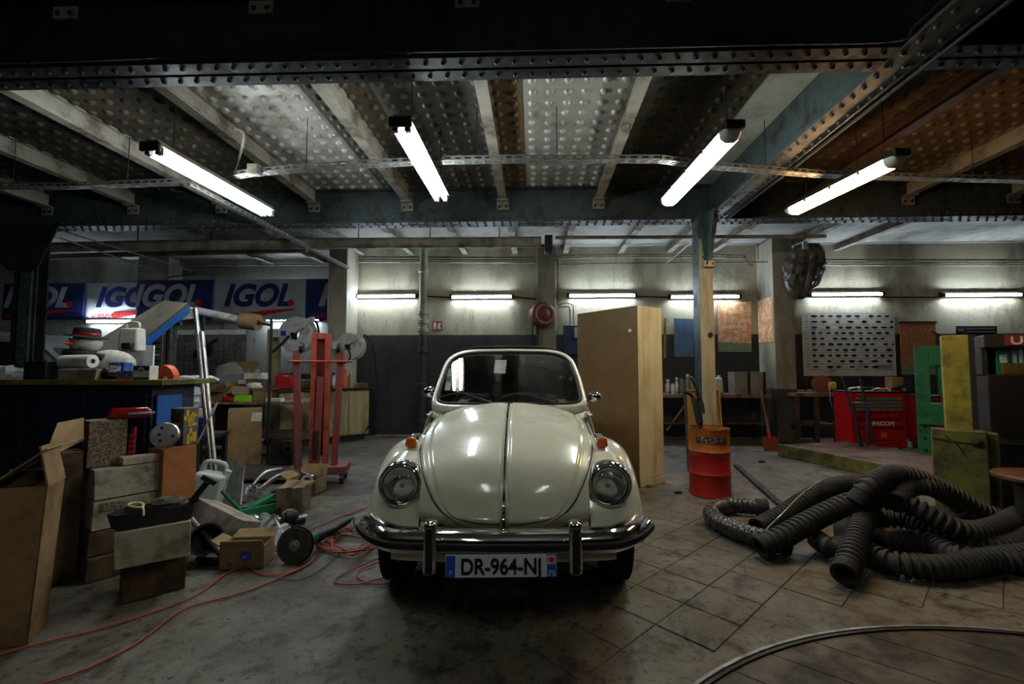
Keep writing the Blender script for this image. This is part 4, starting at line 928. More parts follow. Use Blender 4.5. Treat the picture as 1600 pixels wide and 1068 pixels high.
lg = P(268, 505, 4.9); MB().box(lg-o, (.22, .05, .05)).bb(V((lg.x-.03, 4.9, 0))-o, V((lg.x+.03, 4.95, lg.z))-o).build('leg', M_dkmetal, wa, smooth=0)
bt = thing('plastic_tank', 'beige plastic tank hooked beside the slanted board', 'tank', P(206, 550, 4.3))
MB().box((0, 0, .12), (.20, .12, .23), None, (.9, .9)).build('tank', M_plast, bt, bevel=.02, seg=3)
MB().tube(spline([(-.06, 0, .23), (-.055, 0, .285), (.05, 0, .285), (.06, 0, .23)], 5), .014, 8).build('handle', M_plast, bt)
MB().box((.02, -.07, .06), (.10, .05, .06)).build('valve', M_black, bt, bevel=.012)
wp_ = MB().box((0,0,.5), (.28, .02, 1.0)).build('white_backboard', M_white, smooth=0); wp_.location = (P(215, 560, 4.42).x, 4.45, .55); tag(wp_, 'stained white panel behind the beige tank', 'panel')
lp = MB().box((0,0,.31), (.3, .03, .62)).build('panel_stand', M_dkmetal, smooth=0); lp.location = (P(215, 560, 4.42).x, 4.45, 0); tag(lp, 'dark metal stand under the stained white panel', 'stand')
# grey tool panel with louvred side strip
YP = 7.42
tpn = thing('pegboard_rack', 'grey perforated tool panel with white top strip behind the clutter', 'panel', (P(316, 560, YP).x, YP, 0)); xl, xr = P(254, 560, YP).x-tpn.location.x, P(383, 560, YP).x-tpn.location.x; zt2 = P(316, 515, YP).z
M_pgrey = mat('grey_tool_panel', (96,92,92), .55, 0, (66,62,60), .4, 4)
MB().bb((xl, 0, .05), (xr, .03, zt2)).build('sheet', M_pgrey, tpn, smooth=0)
MB().bb((xl, -.008, zt2-.08), (xr, 0, zt2)).build('top_strip', M_white, tpn, smooth=0)
mb = MB()
for i in range(14):
    for j in range(8): mb.box((xl+.08+i*(xr-xl-.16)/13, -.003, zt2-.75+j*.08), (.012, .004, .035))
mb = mb.build('slots', M_black, tpn, smooth=0, fix=False); mb['kind'] = 'stuff'
MB().bb((xl-.19, .0, .05), (xl-.02, .05, zt2+.06)).build('louvre_strip', M_pgrey, tpn, smooth=0)
for k in range(6): MB().box((xl-.105, -.008, zt2-.12-.1*k), (.10, .02, .02), (25,0,0)).build('louvre', M_white if k == 3 else M_dkmetal, tpn, smooth=0)
MB().box((xl+.15, -.012, zt2-.12), (.2, .012, .05)).build('paper_slip', M_paper, tpn, smooth=0)
for x in (xl+.02, xr-.02): MB().bb((x-.02, 0, 0), (x+.02, .05, .06)).build('foot', M_dkmetal, tpn)
bs = thing('dust_brush', 'black dustpan with handle hanging on the grey tool panel', 'dustpan', P(318, 545, YP-.02)); 
MB().prism([(-.16, -.13), (.12, -.13), (.16, .04), (-.08, .06)], (0, 0, 0), (1,0,0), (0,0,1), .025).build('pan', M_black, bs, smooth=0)
MB().cyl((.05, -.03, .05), (.26, -.05, .16), .02, .016).build('handle', M_black, bs)
# paper tube and cardboard core on the arm
rt = thing('masking_paper_roll', 'long white paper tube with brown cardboard roll on a rod', 'roll', P(340, 494, 6.2)); o = rt.location
a, b, c = P(306, 485, 6.2)-o, P(378, 500, 6.2)-o, P(404, 504, 6.2)-o
MB().cyl(a, b, .055, n=16).build('white_tube', M_white, rt)
MB().lathe([(.04, 0), (.115, 0), (.115, (c-b).length), (.04, (c-b).length), (.04, 0)], b, c-b, 22).build('cardboard_core', M_card, rt, smooth=40)
MB().cyl(c, P(425, 508, 6.2)-o, .018).build('rod', M_dkmetal, rt)
MB().tube([P(424, 498, 6.2)-o, P(424, 520, 6.2)-o, V((P(424, 520, 6.2).x, 6.2, 0))-o], .02, 8).build('stand', M_dkmetal, rt)
MB().tube([P(318, 489, 6.2)-o, V((P(318, 489, 6.2).x, 6.25, 0))-o], .02, 8).build('stand', M_dkmetal, rt)
for k, (a, b, r_, lab) in enumerate((((305, 482, 4.6), (327, 705, 4.5), .022, 'long aluminium pole leaning in front of the tool panel'), ((315, 518, 4.55), (333, 700, 4.42), .022, 'shorter aluminium pole beside the long pole'), ((340, 628, 4.5), (308, 692, 4.35), .012, 'thin grey bar crossing the two poles'))):
    p0, p1 = P(*a), P(*b); dd = (p1-p0); 
    if k < 2: p1 = p0+dd*((p0.z-.01)/(p0.z-p1.z))
    tag(MB().tube([p0, p1], r_, 12).build('metal_pole', M_alu, None), lab, 'pole')
# ================================================================ WHITE VAN
vn = thing('van', 'white van parked beyond the dark column', 'van', (P(40, 560, 7.3).x, 7.3, 0))
M_van = mat('van_white', (176,184,190), .3, 0, coat=.5, vary=.03)
M_vglass = mat('dark_van_glass', (30,44,46), .08, 0, vary=0)
vp = [(-3.0, .35), (-3.02, 1.0), (-2.9, 1.75), (-2.5, 1.93), (-.6, 1.94), (-.15, 1.86), (.30, 1.66), (.62, 1.42), (.86, 1.22), (1.5, 1.08), (1.72, .9), (1.76, .4)]
MB().prism(vp, (0, 0, 0), (1,0,0), (0,0,1), -1.6).build('body', M_van, vn, smooth=30, bevel=.05, seg=3)
MB().prism([(-.9, 1.2), (-.9, 1.78), (-.25, 1.76), (.18, 1.6), (.62, 1.25), (.62, 1.18)], (0, -.01, 0), (1,0,0), (0,0,1), .012).build('side_window', M_vglass, vn, smooth=0)
MB().prism([(-2.1, 1.2), (-2.1, 1.78), (-1.0, 1.78), (-1.0, 1.2)], (0, -.01, 0), (1,0,0), (0,0,1), .012).build('side_window', M_vglass, vn, smooth=0)
MB().prism([(.64, 1.38), (.28, 1.69), (.22, 1.72), (.66, 1.36)], (0, -.012, 0), (1,0,0), (0,0,1), .012).build('pillar_trim', M_black, vn, smooth=0)
MB().add([(.33, .12, 1.67), (.33, 1.48, 1.67), (.88, 1.48, 1.25), (.88, .12, 1.25)], [(0,1,2,3)]).build('windscreen', M_vglass, vn, smooth=0)
for wx in (-2.2, 1.05):
    for wy in (0.0, 1.42): MB().lathe([(.05, -.02), (.2, -.03), (.32, -.02), (.335, .02), (.335, .16), (.32, .19), (.05, .19)], (wx, wy, .335), (0,1,0), 26).build('wheel', M_tyre, vn, smooth=40)
MB().ball((.5, -.12, 1.15), .1, 12, 8, (.8, .7, .9)).build('mirror', M_van, vn)
MB().box((.4, -.02, .95), (.16, .03, .03)).build('door_handle', M_black, vn)
# ================================================================ BOX PILE IN FRONT OF THE COUNTER
g_ = 'cartons in the pile by the counter'
tall = carton('carton', 'tall open cardboard box with peaked flaps at the picture edge', H(-62, 1026), H(43, 1005), .2, .745, M_card, tilt=(0, 3), opened=[('l', -48, .27), ('r', -14, .2), ('b', -3, .05)], group=g_)
bpy.context.view_layer.update(); im = tall.matrix_basis.inverted()
MB().add([im @ q for q in (P(70, 712, 2.32), P(90, 660, 2.5), P(131, 652, 2.65), P(131, 684, 2.62), P(75, 715, 2.32), P(94, 664, 2.52), P(131, 655, 2.67), P(131, 687, 2.64))], [(0,1,2,3),(7,6,5,4),(0,4,5,1),(1,5,6,2),(2,6,7,3),(3,7,4,0)]).build('long_flap', M_card, tall, smooth=0)
A, B = H(145, 783, .49), H(252, 764, .49)
def shift(A, B, z, k=0, da=0, db=0):
    d = (B-A).normalized(); n = V((-d.y, d.x, 0)); return V((*(A+d*da+n*k).xy, z)), V((*(B+d*db+n*k).xy, z))
da_ = (B-A).normalized(); na_ = V((-da_.y, da_.x, 0)); A0 = V((A.x, A.y, 0))
carton('carton', 'narrow upright dark brown carton behind the stack', A0-da_*.21+na_*.1, A0-da_*.03+na_*.1, .15, .80, M_cardd, group=g_)
carton('carton', 'dark brown carton at the bottom of the stack on the floor', *shift(A, B, 0, -.02, -.02, -.1), .32, .145, M_cardd, group=g_)
carton('carton', 'brown scuffed carton second from the bottom of the stack', *shift(A, B, .147, .0, -.01, -.06), .32, .15, M_cardd, group=g_)
carton('carton', 'grey printed carton third up in the stack', *shift(A, B, .30, .0, 0, -.03), .32, .187, M_cardw, sticker=(-.4, .75, .12, .05, M_news), group=g_)
carton('carton', 'whitish scuffed carton on top of the stack, carrying the newsprint box', *shift(A, B, .49), .36, .19, M_cardw, group=g_)
A2, B2 = shift(A, B, .683, .09, -.02, -.17)
carton('newsprint_box', 'box covered in dense print standing highest in the pile', A2, B2, .15, .30, M_news, flip=1)
A3, B3 = shift(A, B, .683, .0, .135, .0)
carton('flat_box', 'small flat greyish box lying beside the newsprint box', A3, B3, .08, .055, M_cardw, flip=1)
A, B = H(190, 945), H(291, 918)
carton('carton', 'brown printed carton on the floor under the pale carton', A, B, .26, .235, M_cardd, sticker=(.35, .88, .14, .03, M_card), group=g_)
A, B = H(177, 891, .238), H(297, 867, .238)
carton('carton', 'pale printed carton carrying the black tray', A, B, .24, .20, M_cardw, tilt=(0, 0), group=g_)
# black tray with oddments on the pale carton
ang = atan2((B-A).y, (B-A).x); c = (A+B)/2+V((-sin(ang), cos(ang), 0))*.10
tb = thing('parts_tray', 'black plastic tray full of oddments on the pale carton', 'tray', (c.x, c.y, .44), math.degrees(ang)+2)
out = [(-.19, -.02), (-.15, -.085), (.16, -.075), (.185, -.03), (.185, .06), (.1, .085), (-.13, .08)]
MB().prism(out, (0, 0, 0), (1,0,0), (0,1,0), .012).build('base', M_black, tb, smooth=0)
mb = MB(); n = len(out)
for i in range(n):
    p, q = V((*out[i], 0)), V((*out[(i+1) % n], 0)); pp, qq = p*1.12, q*1.12; hz = V((0,0,.085))
    mb.add([p, q, qq+hz, pp+hz, p*.97, q*.97, qq*.97+hz, pp*.97+hz], [(0,1,2,3),(7,6,5,4),(2,6,7,3)])
mb.build('rim', M_black, tb, smooth=30)
rg = thing('rag', 'grey crumpled rag heaped in the black tray', 'rag', tb.matrix_basis @ V((.06, .01, .07))); MB().ball((0,0,.02), .075, 14, 9, (1.2, .7, .55), (0,0,30), jit=.2).build('cloth', mat('grey_rag', (92,88,80), .95, 0, (60,54,46), .5, 12, .3), rg, smooth=25)
rr_ = thing('strap', 'pale curled strap hanging over the black tray rim', 'strap', tb.matrix_basis @ V((-.09, -.03, .10))); MB().tube([V((.035*cos(a), .03*sin(a), .02*sin(a*.5))) for a in [2*pi*k/20 for k in range(20)]], .007, 6, closed=True).tube(spline([(.03, 0, 0), (.07, -.03, .0), (.09, -.05, -.03)], 5), .006, 6).build('loop', mat('cream_plastic', (176,166,120), .5), rr_)
# brown carton with the patterned box on it
A, B = H(248, 700, .77), H(302, 692, .77); A.z = B.z = 0; d_ = (B-A).normalized(); n_ = V((-d_.y, d_.x, 0)); A -= n_*.05; B -= n_*.05
carton('carton', 'plain orange-brown carton standing under the yellow patterned box', A, B, .15, .77, mat('orange_brown_card', (140,86,44), .8, 0, (110,66,36), .35, 3), flip=1, group=g_)
d_ = (B-A).normalized(); n_ = V((-d_.y, d_.x, 0))
yb2 = thing('patterned_box', 'grey box with yellow and black geometric print', 'box', A+d_*.185+n_*.085+V((0,0,.772)), -9)
M_ypat = mat('yellow_print', (182,150,28), .6, vary=.05); M_gpat = mat('grey_print', (72,72,74), .6, vary=.05)
MB().box((0,0,.13), (.115, .12, .26)).build('box', M_gpat, yb2, smooth=0, bevel=.003)
rs = random.Random(3)
for k in range(16):
    wv_, hv_ = rs.choice([(.02, .07), (.05, .018), (.03, .03)]); x, z = rs.uniform(-.045, .045), rs.uniform(.03, .22)
    MB().box((.058, x, z), (.002, wv_, hv_)).build('printed_patch', M_ypat, yb2, smooth=0)
    if k < 9: MB().box((x*.8, -.061, z), (wv_, .002, hv_)).build('printed_patch', M_ypat if k % 2 else M_plk, yb2, smooth=0)
dc = thing('metal_drum_lid', 'round aluminium disc with holes propped against the patterned box', 'disc', A+d_*.02+n_*.03+V((0,0,.773)))
ax = V((.45, -.85, .18)).normalized(); cc = V((0,0,.088))
MB().lathe([(.0005, 0), (.078, 0), (.085, -.006), (.085, -.05), (.08, -.05)], cc, ax, 32).build('disc', M_alu, dc, smooth=40)
u_ = ax.orthogonal().normalized(); w2_ = ax.cross(u_)
for a, q in ((.4, .045), (2.2, .05), (4.4, .05), (5.5, .03)): MB().cyl(cc+(u_*cos(a)+w2_*sin(a))*q+ax*.001, cc+(u_*cos(a)+w2_*sin(a))*q-ax*.01, .011, n=10).build('hole', M_plk, dc)
# tail lamps
M_tl = mat('red_lamp_lens', (130,16,20), .15, 0, None, trans=.2, vary=0, coat=.6)
tl = thing('tail_lamp', 'long red tail lamp lying on the newsprint box', 'lamp', (A2+B2)/2+V((.05, .1, .302)), 38)
MB().box((0,0,.035), (.25, .09, .07), None, (.8, .7)).build('lens', M_tl, tl, bevel=.02, seg=3); MB().box((.06, -.047, .03), (.14, .006, .016)).build('clear_strip', M_alu, tl, bevel=.003)
tl = thing('tail_lamp', 'red tail lamp standing upright beside the newsprint box', 'lamp', B2+d_*.035+n_*.02+V((0,0,.002)), 40)
MB().box((0,0,.12), (.055, .10, .24), (0, 5, 0), (.45, .6)).build('lens', M_tl, tl, bevel=.018, seg=3)
for k in range(5): MB().box((.005, -.052+.004*k, .04+.035*k), (.04, .006, .008)).build('rib', M_redw, tl)
plainbox('blue_board', 'bright blue board standing at the end of the counter', 'board', V((cx1+.02, 3.42, 0)), (.015, .24, 1.12), M_blue)
# ================================================================ FLOOR CLUTTER BETWEEN PILE AND CRANE
M_can = mat('milky_plastic', (182,184,176), .4, 0, (146,140,118), .35, 4, trans=.15)
jc = thing('plastic_canister', 'milky white plastic canister leaning among the clutter', 'canister', H(312, 805), 20, rot=(0, 14, 20))
MB().box((0,0,.20), (.27, .2, .38), None, (.92, .9)).build('tank', M_can, jc, bevel=.035, seg=3)
MB().tube(spline([(-.09, 0, .36), (-.07, 0, .47), (.07, 0, .47), (.10, 0, .37)], 6), .022, 10).build('handle', M_can, jc); MB().cyl((.11, -.02, .37), (.12, -.02, .43), .03).build('cap', M_white, jc)
o = MB().box((0,0,.21), (.26, .012, .42)).build('grey_sheet', M_galv, smooth=0); o.location = H(352, 790); o.rotation_euler = (R(-10), 0, R(8)); tag(o, 'grey sheet of metal leaning behind the white carton', 'sheet')
o = MB().box((0,0,.18), (.08, .018, .36)).build('white_batten', M_white, smooth=0); o.location = H(371, 788); o.rotation_euler = (R(-8), R(-4), R(-10)); tag(o, 'short white painted batten leaning upright', 'batten')
t = carton('carton', 'tilted white-topped carton sliding off the clutter', H(286, 832, .06), H(360, 838, .10), .2, .16, M_cardw, tilt=(-22, 12), group='cartons on the floor')
t = carton('carton', 'open brown carton with blue label near the angle grinder', H(345, 884), H(395, 893), .16, .15, M_card, tilt=(0, 0), opened=[('b', 70, .09), ('l', 60, .07), ('f', 20, .04)], sticker=(.2, .6, .07, .05, M_blueprint), group='cartons on the floor')
t.rotation_euler[2] += R(24)
t = carton('carton', 'square carton closed with brown tape on the floor', H(429, 802), H(466, 803), .24, .235, M_card2, tape=True, group='cartons on the floor'); t.rotation_euler[2] += R(10)
t = carton('carton', 'open carton holding an engine part before the red crane', H(448, 772), H(492, 773), .24, .15, M_card, opened=[('f', 120, .13), ('b', 20, .12), ('l', 60, .1)], group='cartons on the floor'); c = t.location
en = thing('engine_part', 'greasy cast engine part sitting in the open carton', 'engine part', c+V((0, 0, .012)))
MB().ball((0,0,.10), .09, 12, 8, (1, .8, .9), jit=.15).build('casting', M_dkmetal, en, smooth=20)
for k in range(5): MB().cyl((-.05+.03*k, -.02, .13), (-.04+.03*k, -.05, .21-.01*k), .012, n=8).build('stud', M_galv, en)
MB().lathe([(.03, 0), (.06, 0), (.06, .03), (.03, .03)], (.03, -.06, .12), (.3, -1, .4), 16).build('flange', M_galv, en)
carton('carton', 'large stained cardboard box with a paper label against the bench', H(353, 729), H(408, 724), .36, .76, M_card, sticker=(.65, .85, .12, .12, M_paper), group='cartons on the floor', flip=1)
mbx = thing('metal_tank', 'dark greasy metal tank with a pipe stub beside the large box', 'tank', H(437, 727)+V((0,.12,0)), 8)
MB().box((0,0,.17), (.3, .24, .34)).build('tank', M_dkmetal, mbx, bevel=.02); MB().lathe([(.05, 0), (.05, .16), (.04, .16), (.04, 0)], (.02, -.1, .22), (.6, -.75, .05), 16).build('pipe_stub', M_dkmetal, mbx); MB().box((0, -.01, .345), (.28, .2, .02)).build('lid', M_dkmetal, mbx)
ty = thing('car_bonnet', 'flat brown car bonnet lying on the floor among the parts', 'bonnet', H(415, 748)); 
MB().grid(lambda a, b: V((-.42+.84*a, -.22+.5*b, .05+.06*sin(pi*a)*sin(pi*b))), 12, 8).build('panel', mat('brown_panel_paint', (62,50,42), .35, 0, (44,36,30), .4, 4), ty, smooth=60, solid=.01)
for k, (a, b, c2) in enumerate((((395, 757, .13), (415, 738, .16), (440, 732, .16)), ((404, 764, .12), (432, 745, .15), (452, 736, .17)))):
    tag(MB().tube(spline([H(*a), H(*b), H(*c2)], 8), [.012+.014*sin(pi*q/16) for q in range(17)], 12).build('chrome_trim', M_alu), ['upper', 'lower'][k]+' bent silver trim piece on the brown car bonnet', 'trim piece')
o = MB().tube(spline([H(382, 778, .05), H(384, 766, .07), H(396, 762, .08), H(404, 772, .05)], 6), .035, 14).build('duct_elbow', M_alu); tag(o, 'short silver duct elbow on the floor', 'duct')
gj = thing('trolley_jack', 'green trolley jack half buried in metal parts', 'jack', H(405, 806), 52)
MB().box((0, -.04, .06), (.34, .02, .08)).box((0, .06, .06), (.34, .02, .08)).build('side_plate', M_green, gj, bevel=.006)
MB().box((.02, .01, .12), (.26, .09, .05), (0, -22, 0)).build('lifting_arm', M_green, gj, bevel=.01); MB().cyl((.14, .01, .17), (.14, .01, .195), .04).build('saddle', M_dkmetal, gj)
for x in (-.14, .14):
    for y in (-.075, .095): MB().cyl((x, y-.015, .028), (x, y+.015, .028), .028, n=16).build('wheel', M_dkmetal, gj)
MB().cyl((-.15, .01, .08), (-.3, .01, .28), .014).build('handle', M_green, gj)
def part_heap(name, label, loc, seed, m=M_galv):
    rs = random.Random(seed); t = thing(name, label, 'machine part', loc, rs.uniform(0, 360))
    MB().lathe([(.01, 0), (.055, 0), (.06, .02), (.06, .07), (.045, .09), (.01, .09)], (0,0,.06), (1, .2, .1), 16).build('housing', m, t, smooth=40)
    MB().cyl((.09, .02, .07), (.15, .03, .075), .018).build('shaft', M_alu, t); MB().lathe([(.02, 0), (.042, 0), (.042, .02), (.02, .02)], (.10, .02, .07), (1, .2, .1), 14).build('pulley', M_dkmetal, t)
    MB().box((-.02, .05, .03), (.09, .05, .05), (0, 0, 20)).build('bracket', m, t, bevel=.008)
    return t
part_heap('alternator', 'silver alternator lying among the parts', H(447, 822), 4); part_heap('starter_motor', 'dark starter motor beside the taped carton', H(462, 815)+V((.02,-.05,0)), 5, M_dkmetal)
gk = thing('gasket_plate', 'silver triangular flange plate propped on the parts', 'flange', H(424, 822, .04), rot=(62, 0, 12))
tri = [(.09*cos(R(a))*k, .07*sin(R(a))*k) for a, k in ((90, 1.1), (150, .55), (210, 1.2), (270, .5), (330, 1.2), (30, .55))]
MB().tube([V((*p, 0)) for p in tri], .015, 8, closed=True).build('ring', M_alu, gk)
for k in (0, 2, 4): MB().lathe([(.008, -.012), (.02, -.012), (.02, .012), (.008, .012), (.008, -.012)], (*tri[k], 0), (0,0,1), 12).build('bolt_eye', M_alu, gk)
o = MB().tube([H(426, 829, .022), H(478, 806, .022)], .02, 12).build('pale_tube', M_white); tag(o, 'pale plastic tube lying beside the taped carton', 'tube')
ps = MB().grid(lambda a, b: H(372+80*a+10*b, 800+50*b+14*a)+V((0, 0, .012+.03*abs(sin(9*a+3*b)*cos(7*b)))), 26, 20).build('plastic_sheet', M_clear, smooth=50); tag(ps, 'crumpled clear plastic sheet spread under the parts', 'sheet')
jp = thing('jack_handle', 'grey steel bar with cross tube lying on the clutter', 'bar', H(360, 885))
o = jp.location; MB().tube([H(295, 806, .26)-o, H(362, 882, .03)-o], .018, 10).build('bar', M_galv, jp); MB().tube([H(348, 884, .02)-o, H(376, 866, .05)-o], .017, 10).build('cross_tube', M_galv, jp)
tag(MB().tube([H(330, 830, .1)+V((.08*cos(a), .05*sin(a), .06*sin(a))) for a in [2*pi*k/24 for k in range(24)]], .01, 8, closed=True).build('hose_loop', M_rubber), 'small black hose loop beside the grey bar', 'hose')
bk = thing('black_bucket', 'black plastic bucket tipped behind the grey bar', 'bucket', H(318, 868), rot=(70, 0, 40)); MB().lathe([(.001, 0), (.08, 0), (.10, .2), (.107, .2), (.107, .19), (.092, .19), (.075, .012)], (0,0,0), (0,0,1), 22).build('bucket', M_black, bk); bk.location.z = .10
hm = thing('bracket_arm', 'black clamp bracket poking up by the brown board', 'clamp', H(280, 800, .30), rot=(0, 35, 30)); hm.location = tb.matrix_basis @ V((.19, .03, .10))
MB().cyl((0,0,-.05), (.0,0,.10), .018).box((0, 0, .11), (.09, .03, .03)).build('arm', M_black, hm, bevel=.004)

# loose litter between the pile and the crane
def lump(name, label, cat, loc, r, sc, m, seed, rz=0, jit=.2):
    random.seed(seed); o = MB().ball((0, 0, r*sc[2]), r, 14, 9, sc, jit=jit).build(name, m, smooth=22); o.location = loc; o.rotation_euler = (0, 0, R(rz)); return tag(o, label, cat)
lump('plastic_bag', 'clear bag slumped between the brown carton and the milky canister', 'bag', H(296, 800), .10, (.7, .6, 1.6), M_clear, 1)
lump('yellow_rag', 'yellow rag under the milky canister', 'rag', H(322, 812), .07, (1.2, .7, .5), mat('yellow_cloth', (150,146,36), .9), 2)
lump('paper_wad', 'crumpled grey paper before the tilted carton', 'paper', H(338, 858), .06, (1.3, .8, .5), M_paper, 3)
lump('oily_rag', 'black oily rag under the grey bar', 'rag', H(338, 880), .09, (1.4, .8, .5), M_black, 4)
lump('silver_scrap', 'crumpled silver foil near the green jack', 'foil', H(395, 815), .06, (1.4, .8, .5), M_alu, 5)
lump('dark_casting', 'dark lumpy casting between the jack and the taped carton', 'casting', H(420, 796), .07, (1.2, .9, .8), M_dkmetal, 6, jit=.12)
lump('engine_mount', 'small greasy mount lying by the open labelled carton', 'casting', H(403, 862), .045, (1.2, .9, .7), M_dkmetal, 7, jit=.1)
lump('plastic_bag', 'thin clear bag caught under the tilted carton', 'bag', H(385, 842), .09, (1.4, .7, .4), M_clear, 8)
tag(MB().tube(spline([H(300, 850, .03), H(316, 846, .08), H(332, 852, .05), H(352, 866, .02), H(340, 876, .02)], 6), .012, 8).build('rubber_hose', M_rubber), 'black rubber hose snaking under the grey bar', 'hose')
tag(MB().tube(spline([H(383, 792, .03), H(398, 786, .10), H(412, 778, .08), H(425, 776, .02)], 6), .012, 8).build('brake_pipe', M_alu), 'bent silver brake pipe over the green jack', 'pipe')
for k, (a, b) in enumerate((((392, 800), (440, 786)), ((345, 838), (385, 862)), ((410, 834), (432, 815)))): tag(MB().tube([H(*a, .012), H(*b, .03)], .010, 8).build('steel_rod', M_galv), ['short steel rod beside the taped carton', 'short steel rod under the tilted carton', 'short steel rod on the plastic sheet'][k], 'rod')
# angle grinder
gr = thing('angle_grinder', 'large teal angle grinder with dark disc lying on the floor', 'angle grinder', H(460, 884))
c = H(460, 852, .115)-gr.location; ax = V((.10, -1, .22)).normalized()
MB().lathe([(.001, .006), (.112, .004), (.115, 0), (.112, -.004), (.001, -.006)], c, ax, 40).build('disc', mat('abrasive_disc', (62,56,48), .8, 0, (40,38,34), .4, 20), gr)
MB().lathe([(.001, .022), (.014, .022), (.016, .01), (.035, .008), (.04, .0)], c, ax, 20).build('flange_nut', M_galv, gr)
MB().lathe([(.118, -.012), (.122, -.012), (.122, -.03), (.05, -.035)], c, ax, 36).build('guard', M_dkmetal, gr)
e = H(520, 828, .07)-gr.location; e2 = H(546, 812, .08)-gr.location; s0 = c-ax*.05
M_teal = mat('teal_tool_plastic', (22,84,84), .45, 0, (30,50,50), .4, 10)
MB().tube([s0+V((-.02,0,0)), s0+V((.04, .0, 0)), s0.lerp(e, .45)], [.042, .046, .04], 16).build('gear_head', M_teal, gr); MB().tube([s0.lerp(e, .45), s0.lerp(e, .55), e, e2], [.042, .036, .028, .02], 14).build('handle', M_black, gr)
MB().cyl(s0+V((.03, 0, 0)), s0+V((-.01, -.0, .13)), .016).build('side_handle', M_black, gr)
MB().tube(spline([e2, e2+V((.03, .0, .02)), e2+V((.05, -.03, -.04)), e2+V((.06, -.1, -.06))], 6), .005, 6).build('flex', M_wire, gr)
# orange extension cords
M_cord = mat('orange_cord', (160,66,44), .5, 0, (112,46,32), .3, 10)
def cord(pts, label, m=M_cord, r=.005): return tag(MB().tube(spline([H(x, y, .007) for x, y in pts], 7), r, 7).build('extension_cord', m), label, 'cord', 'orange extension cords' if m is M_cord else None)
cord([(-30, 1030), (60, 1005), (180, 975), (300, 932), (360, 892), (420, 872), (470, 835), (520, 812), (560, 797), (592, 785)], 'orange cord running from the floor edge past the pale carton to the car')
cord([(40, 1075), (120, 1050), (200, 1012), (240, 985), (290, 950), (380, 925), (440, 900), (485, 878), (500, 850), (530, 835), (580, 842)], 'orange cord curving from the bottom of the picture to the grinder')
cord([(480, 882), (440, 897), (405, 895), (390, 882), (400, 868), (440, 858)], 'short orange cord loop under the grinder disc')
cord([(600, 868), (560, 885), (530, 900), (525, 910), (560, 912), (600, 902), (660, 892), (700, 893)], 'orange cord looping under the front wheel')
cord([(596, 878), (565, 888), (560, 902), (590, 912), (640, 905), (690, 893)], 'orange cord loop just before the plate')
rs = random.Random(11); pts = []
for k in range(60):
    a = k*.75; q = rs.uniform(.6, 1.15); pts.append((545+48*q*cos(a)+rs.uniform(-8, 8), 843+20*q*sin(a)+rs.uniform(-4, 4)))
tag(MB().tube(spline([H(x, y, .007+.0009*k) for k, (x, y) in enumerate(pts)], 6), .0055, 6).build('extension_cord', M_cord), 'tangled heap of orange cord beside the car wheel', 'cord', 'orange extension cords')
cord([(430, 904), (470, 905), (500, 890), (530, 866), (545, 858)], 'thin black lead from the grinder', M_wire, .003)
# ================================================================ BENCH WITH JUNK
BZ = .83; by0, by1 = 6.55, 7.35
bx0, bx1 = P(322, 630, by0).x, P(470, 630, by0).x
bn = thing('workbench', 'low cluttered wooden bench behind the large stained box', 'bench', ((bx0+bx1)/2, (by0+by1)/2, 0)); hw = (bx1-bx0)/2; hd2 = (by1-by0)/2
for k in range(3): MB().bb((-hw, -hd2+k*.267, BZ-.04), (hw, -hd2+k*.267+.262, BZ)).build('plank', M_wood, bn, smooth=0, bevel=.004)
for sx in (-1, 1):
    for sy in (-1, 1): MB().bb((sx*(hw-.09), sy*(hd2-.08), 0), (sx*(hw-.02), sy*(hd2-.01), BZ-.04)).build('leg', M_woodd, bn, smooth=0)
MB().bb((-hw, -hd2+.03, .3), (hw, hd2-.03, .33)).build('shelf', M_woodd, bn, smooth=0)
def onb(px, Y, z=BZ): return V((P(px, 600, Y).x, Y, z))
gb = 'small boxes heaped on the bench'
carton('carton', 'open brown box at the end of the bench heap by the poles', onb(322, 6.62), onb(349, 6.62), .22, .14, M_card, opened=[('f', 80, .1), ('r', 30, .1), ('b', 10, .1)], group=gb)
carton('carton', 'brown flapped box in the middle of the bench heap', onb(353, 6.75), onb(381, 6.75), .2, .22, M_card, opened=[('f', 150, .12), ('l', 40, .1), ('r', 40, .1)], group=gb)
carton('carton', 'small pinkish box on the lime green box', onb(363, 6.60, BZ+.10), onb(384, 6.60, BZ+.10), .08, .115, mat('pink_card', (158,128,112), .8), flip=1, group=gb)
carton('carton', 'flat lime green box on the bench', onb(366, 6.58), onb(393, 6.58), .12, .095, mat('lime_green_card', (132,196,26), .6), flip=1, group=gb)
carton('carton', 'open brown tray box at the bench corner', onb(395, 6.6), onb(414, 6.6), .2, .16, M_card, opened=[('r', 75, .12), ('f', 20, .04)], group=gb)
carton('carton', 'long white box lying high on the bench heap', onb(380, 6.95, BZ+.32), onb(409, 6.95, BZ+.32), .16, .10, M_paper, flip=1, group=gb)
carton('carton', 'dark box under the long white box', onb(384, 6.9), onb(412, 6.9), .22, .32, M_cardd, flip=1, group=gb)
carton('flat_box', 'flat white box on the bench edge by the cabinet', onb(404, 6.57), onb(427, 6.57), .10, .05, M_paper, flip=1, group=gb).location.x += .12
carton('carton', 'tall grey box standing at the back of the bench', onb(335, 7.1), onb(346, 7.1), .12, .46, M_cardw, flip=1, group=gb)
o = MB().ball((0,0,.15), .2, 18, 12, (1.1, .6, 1.0), jit=.16).build('plastic_bag', M_clear, smooth=20); o.location = onb(358, 7.08); o.location.z += .22; tag(o, 'big crumpled clear bag on the bench heap', 'bag')
bs_ = plainbox('brown_case', 'brown case holding up the big clear bag', 'case', onb(358, 7.1), (.3, .2, .25), M_cardd)
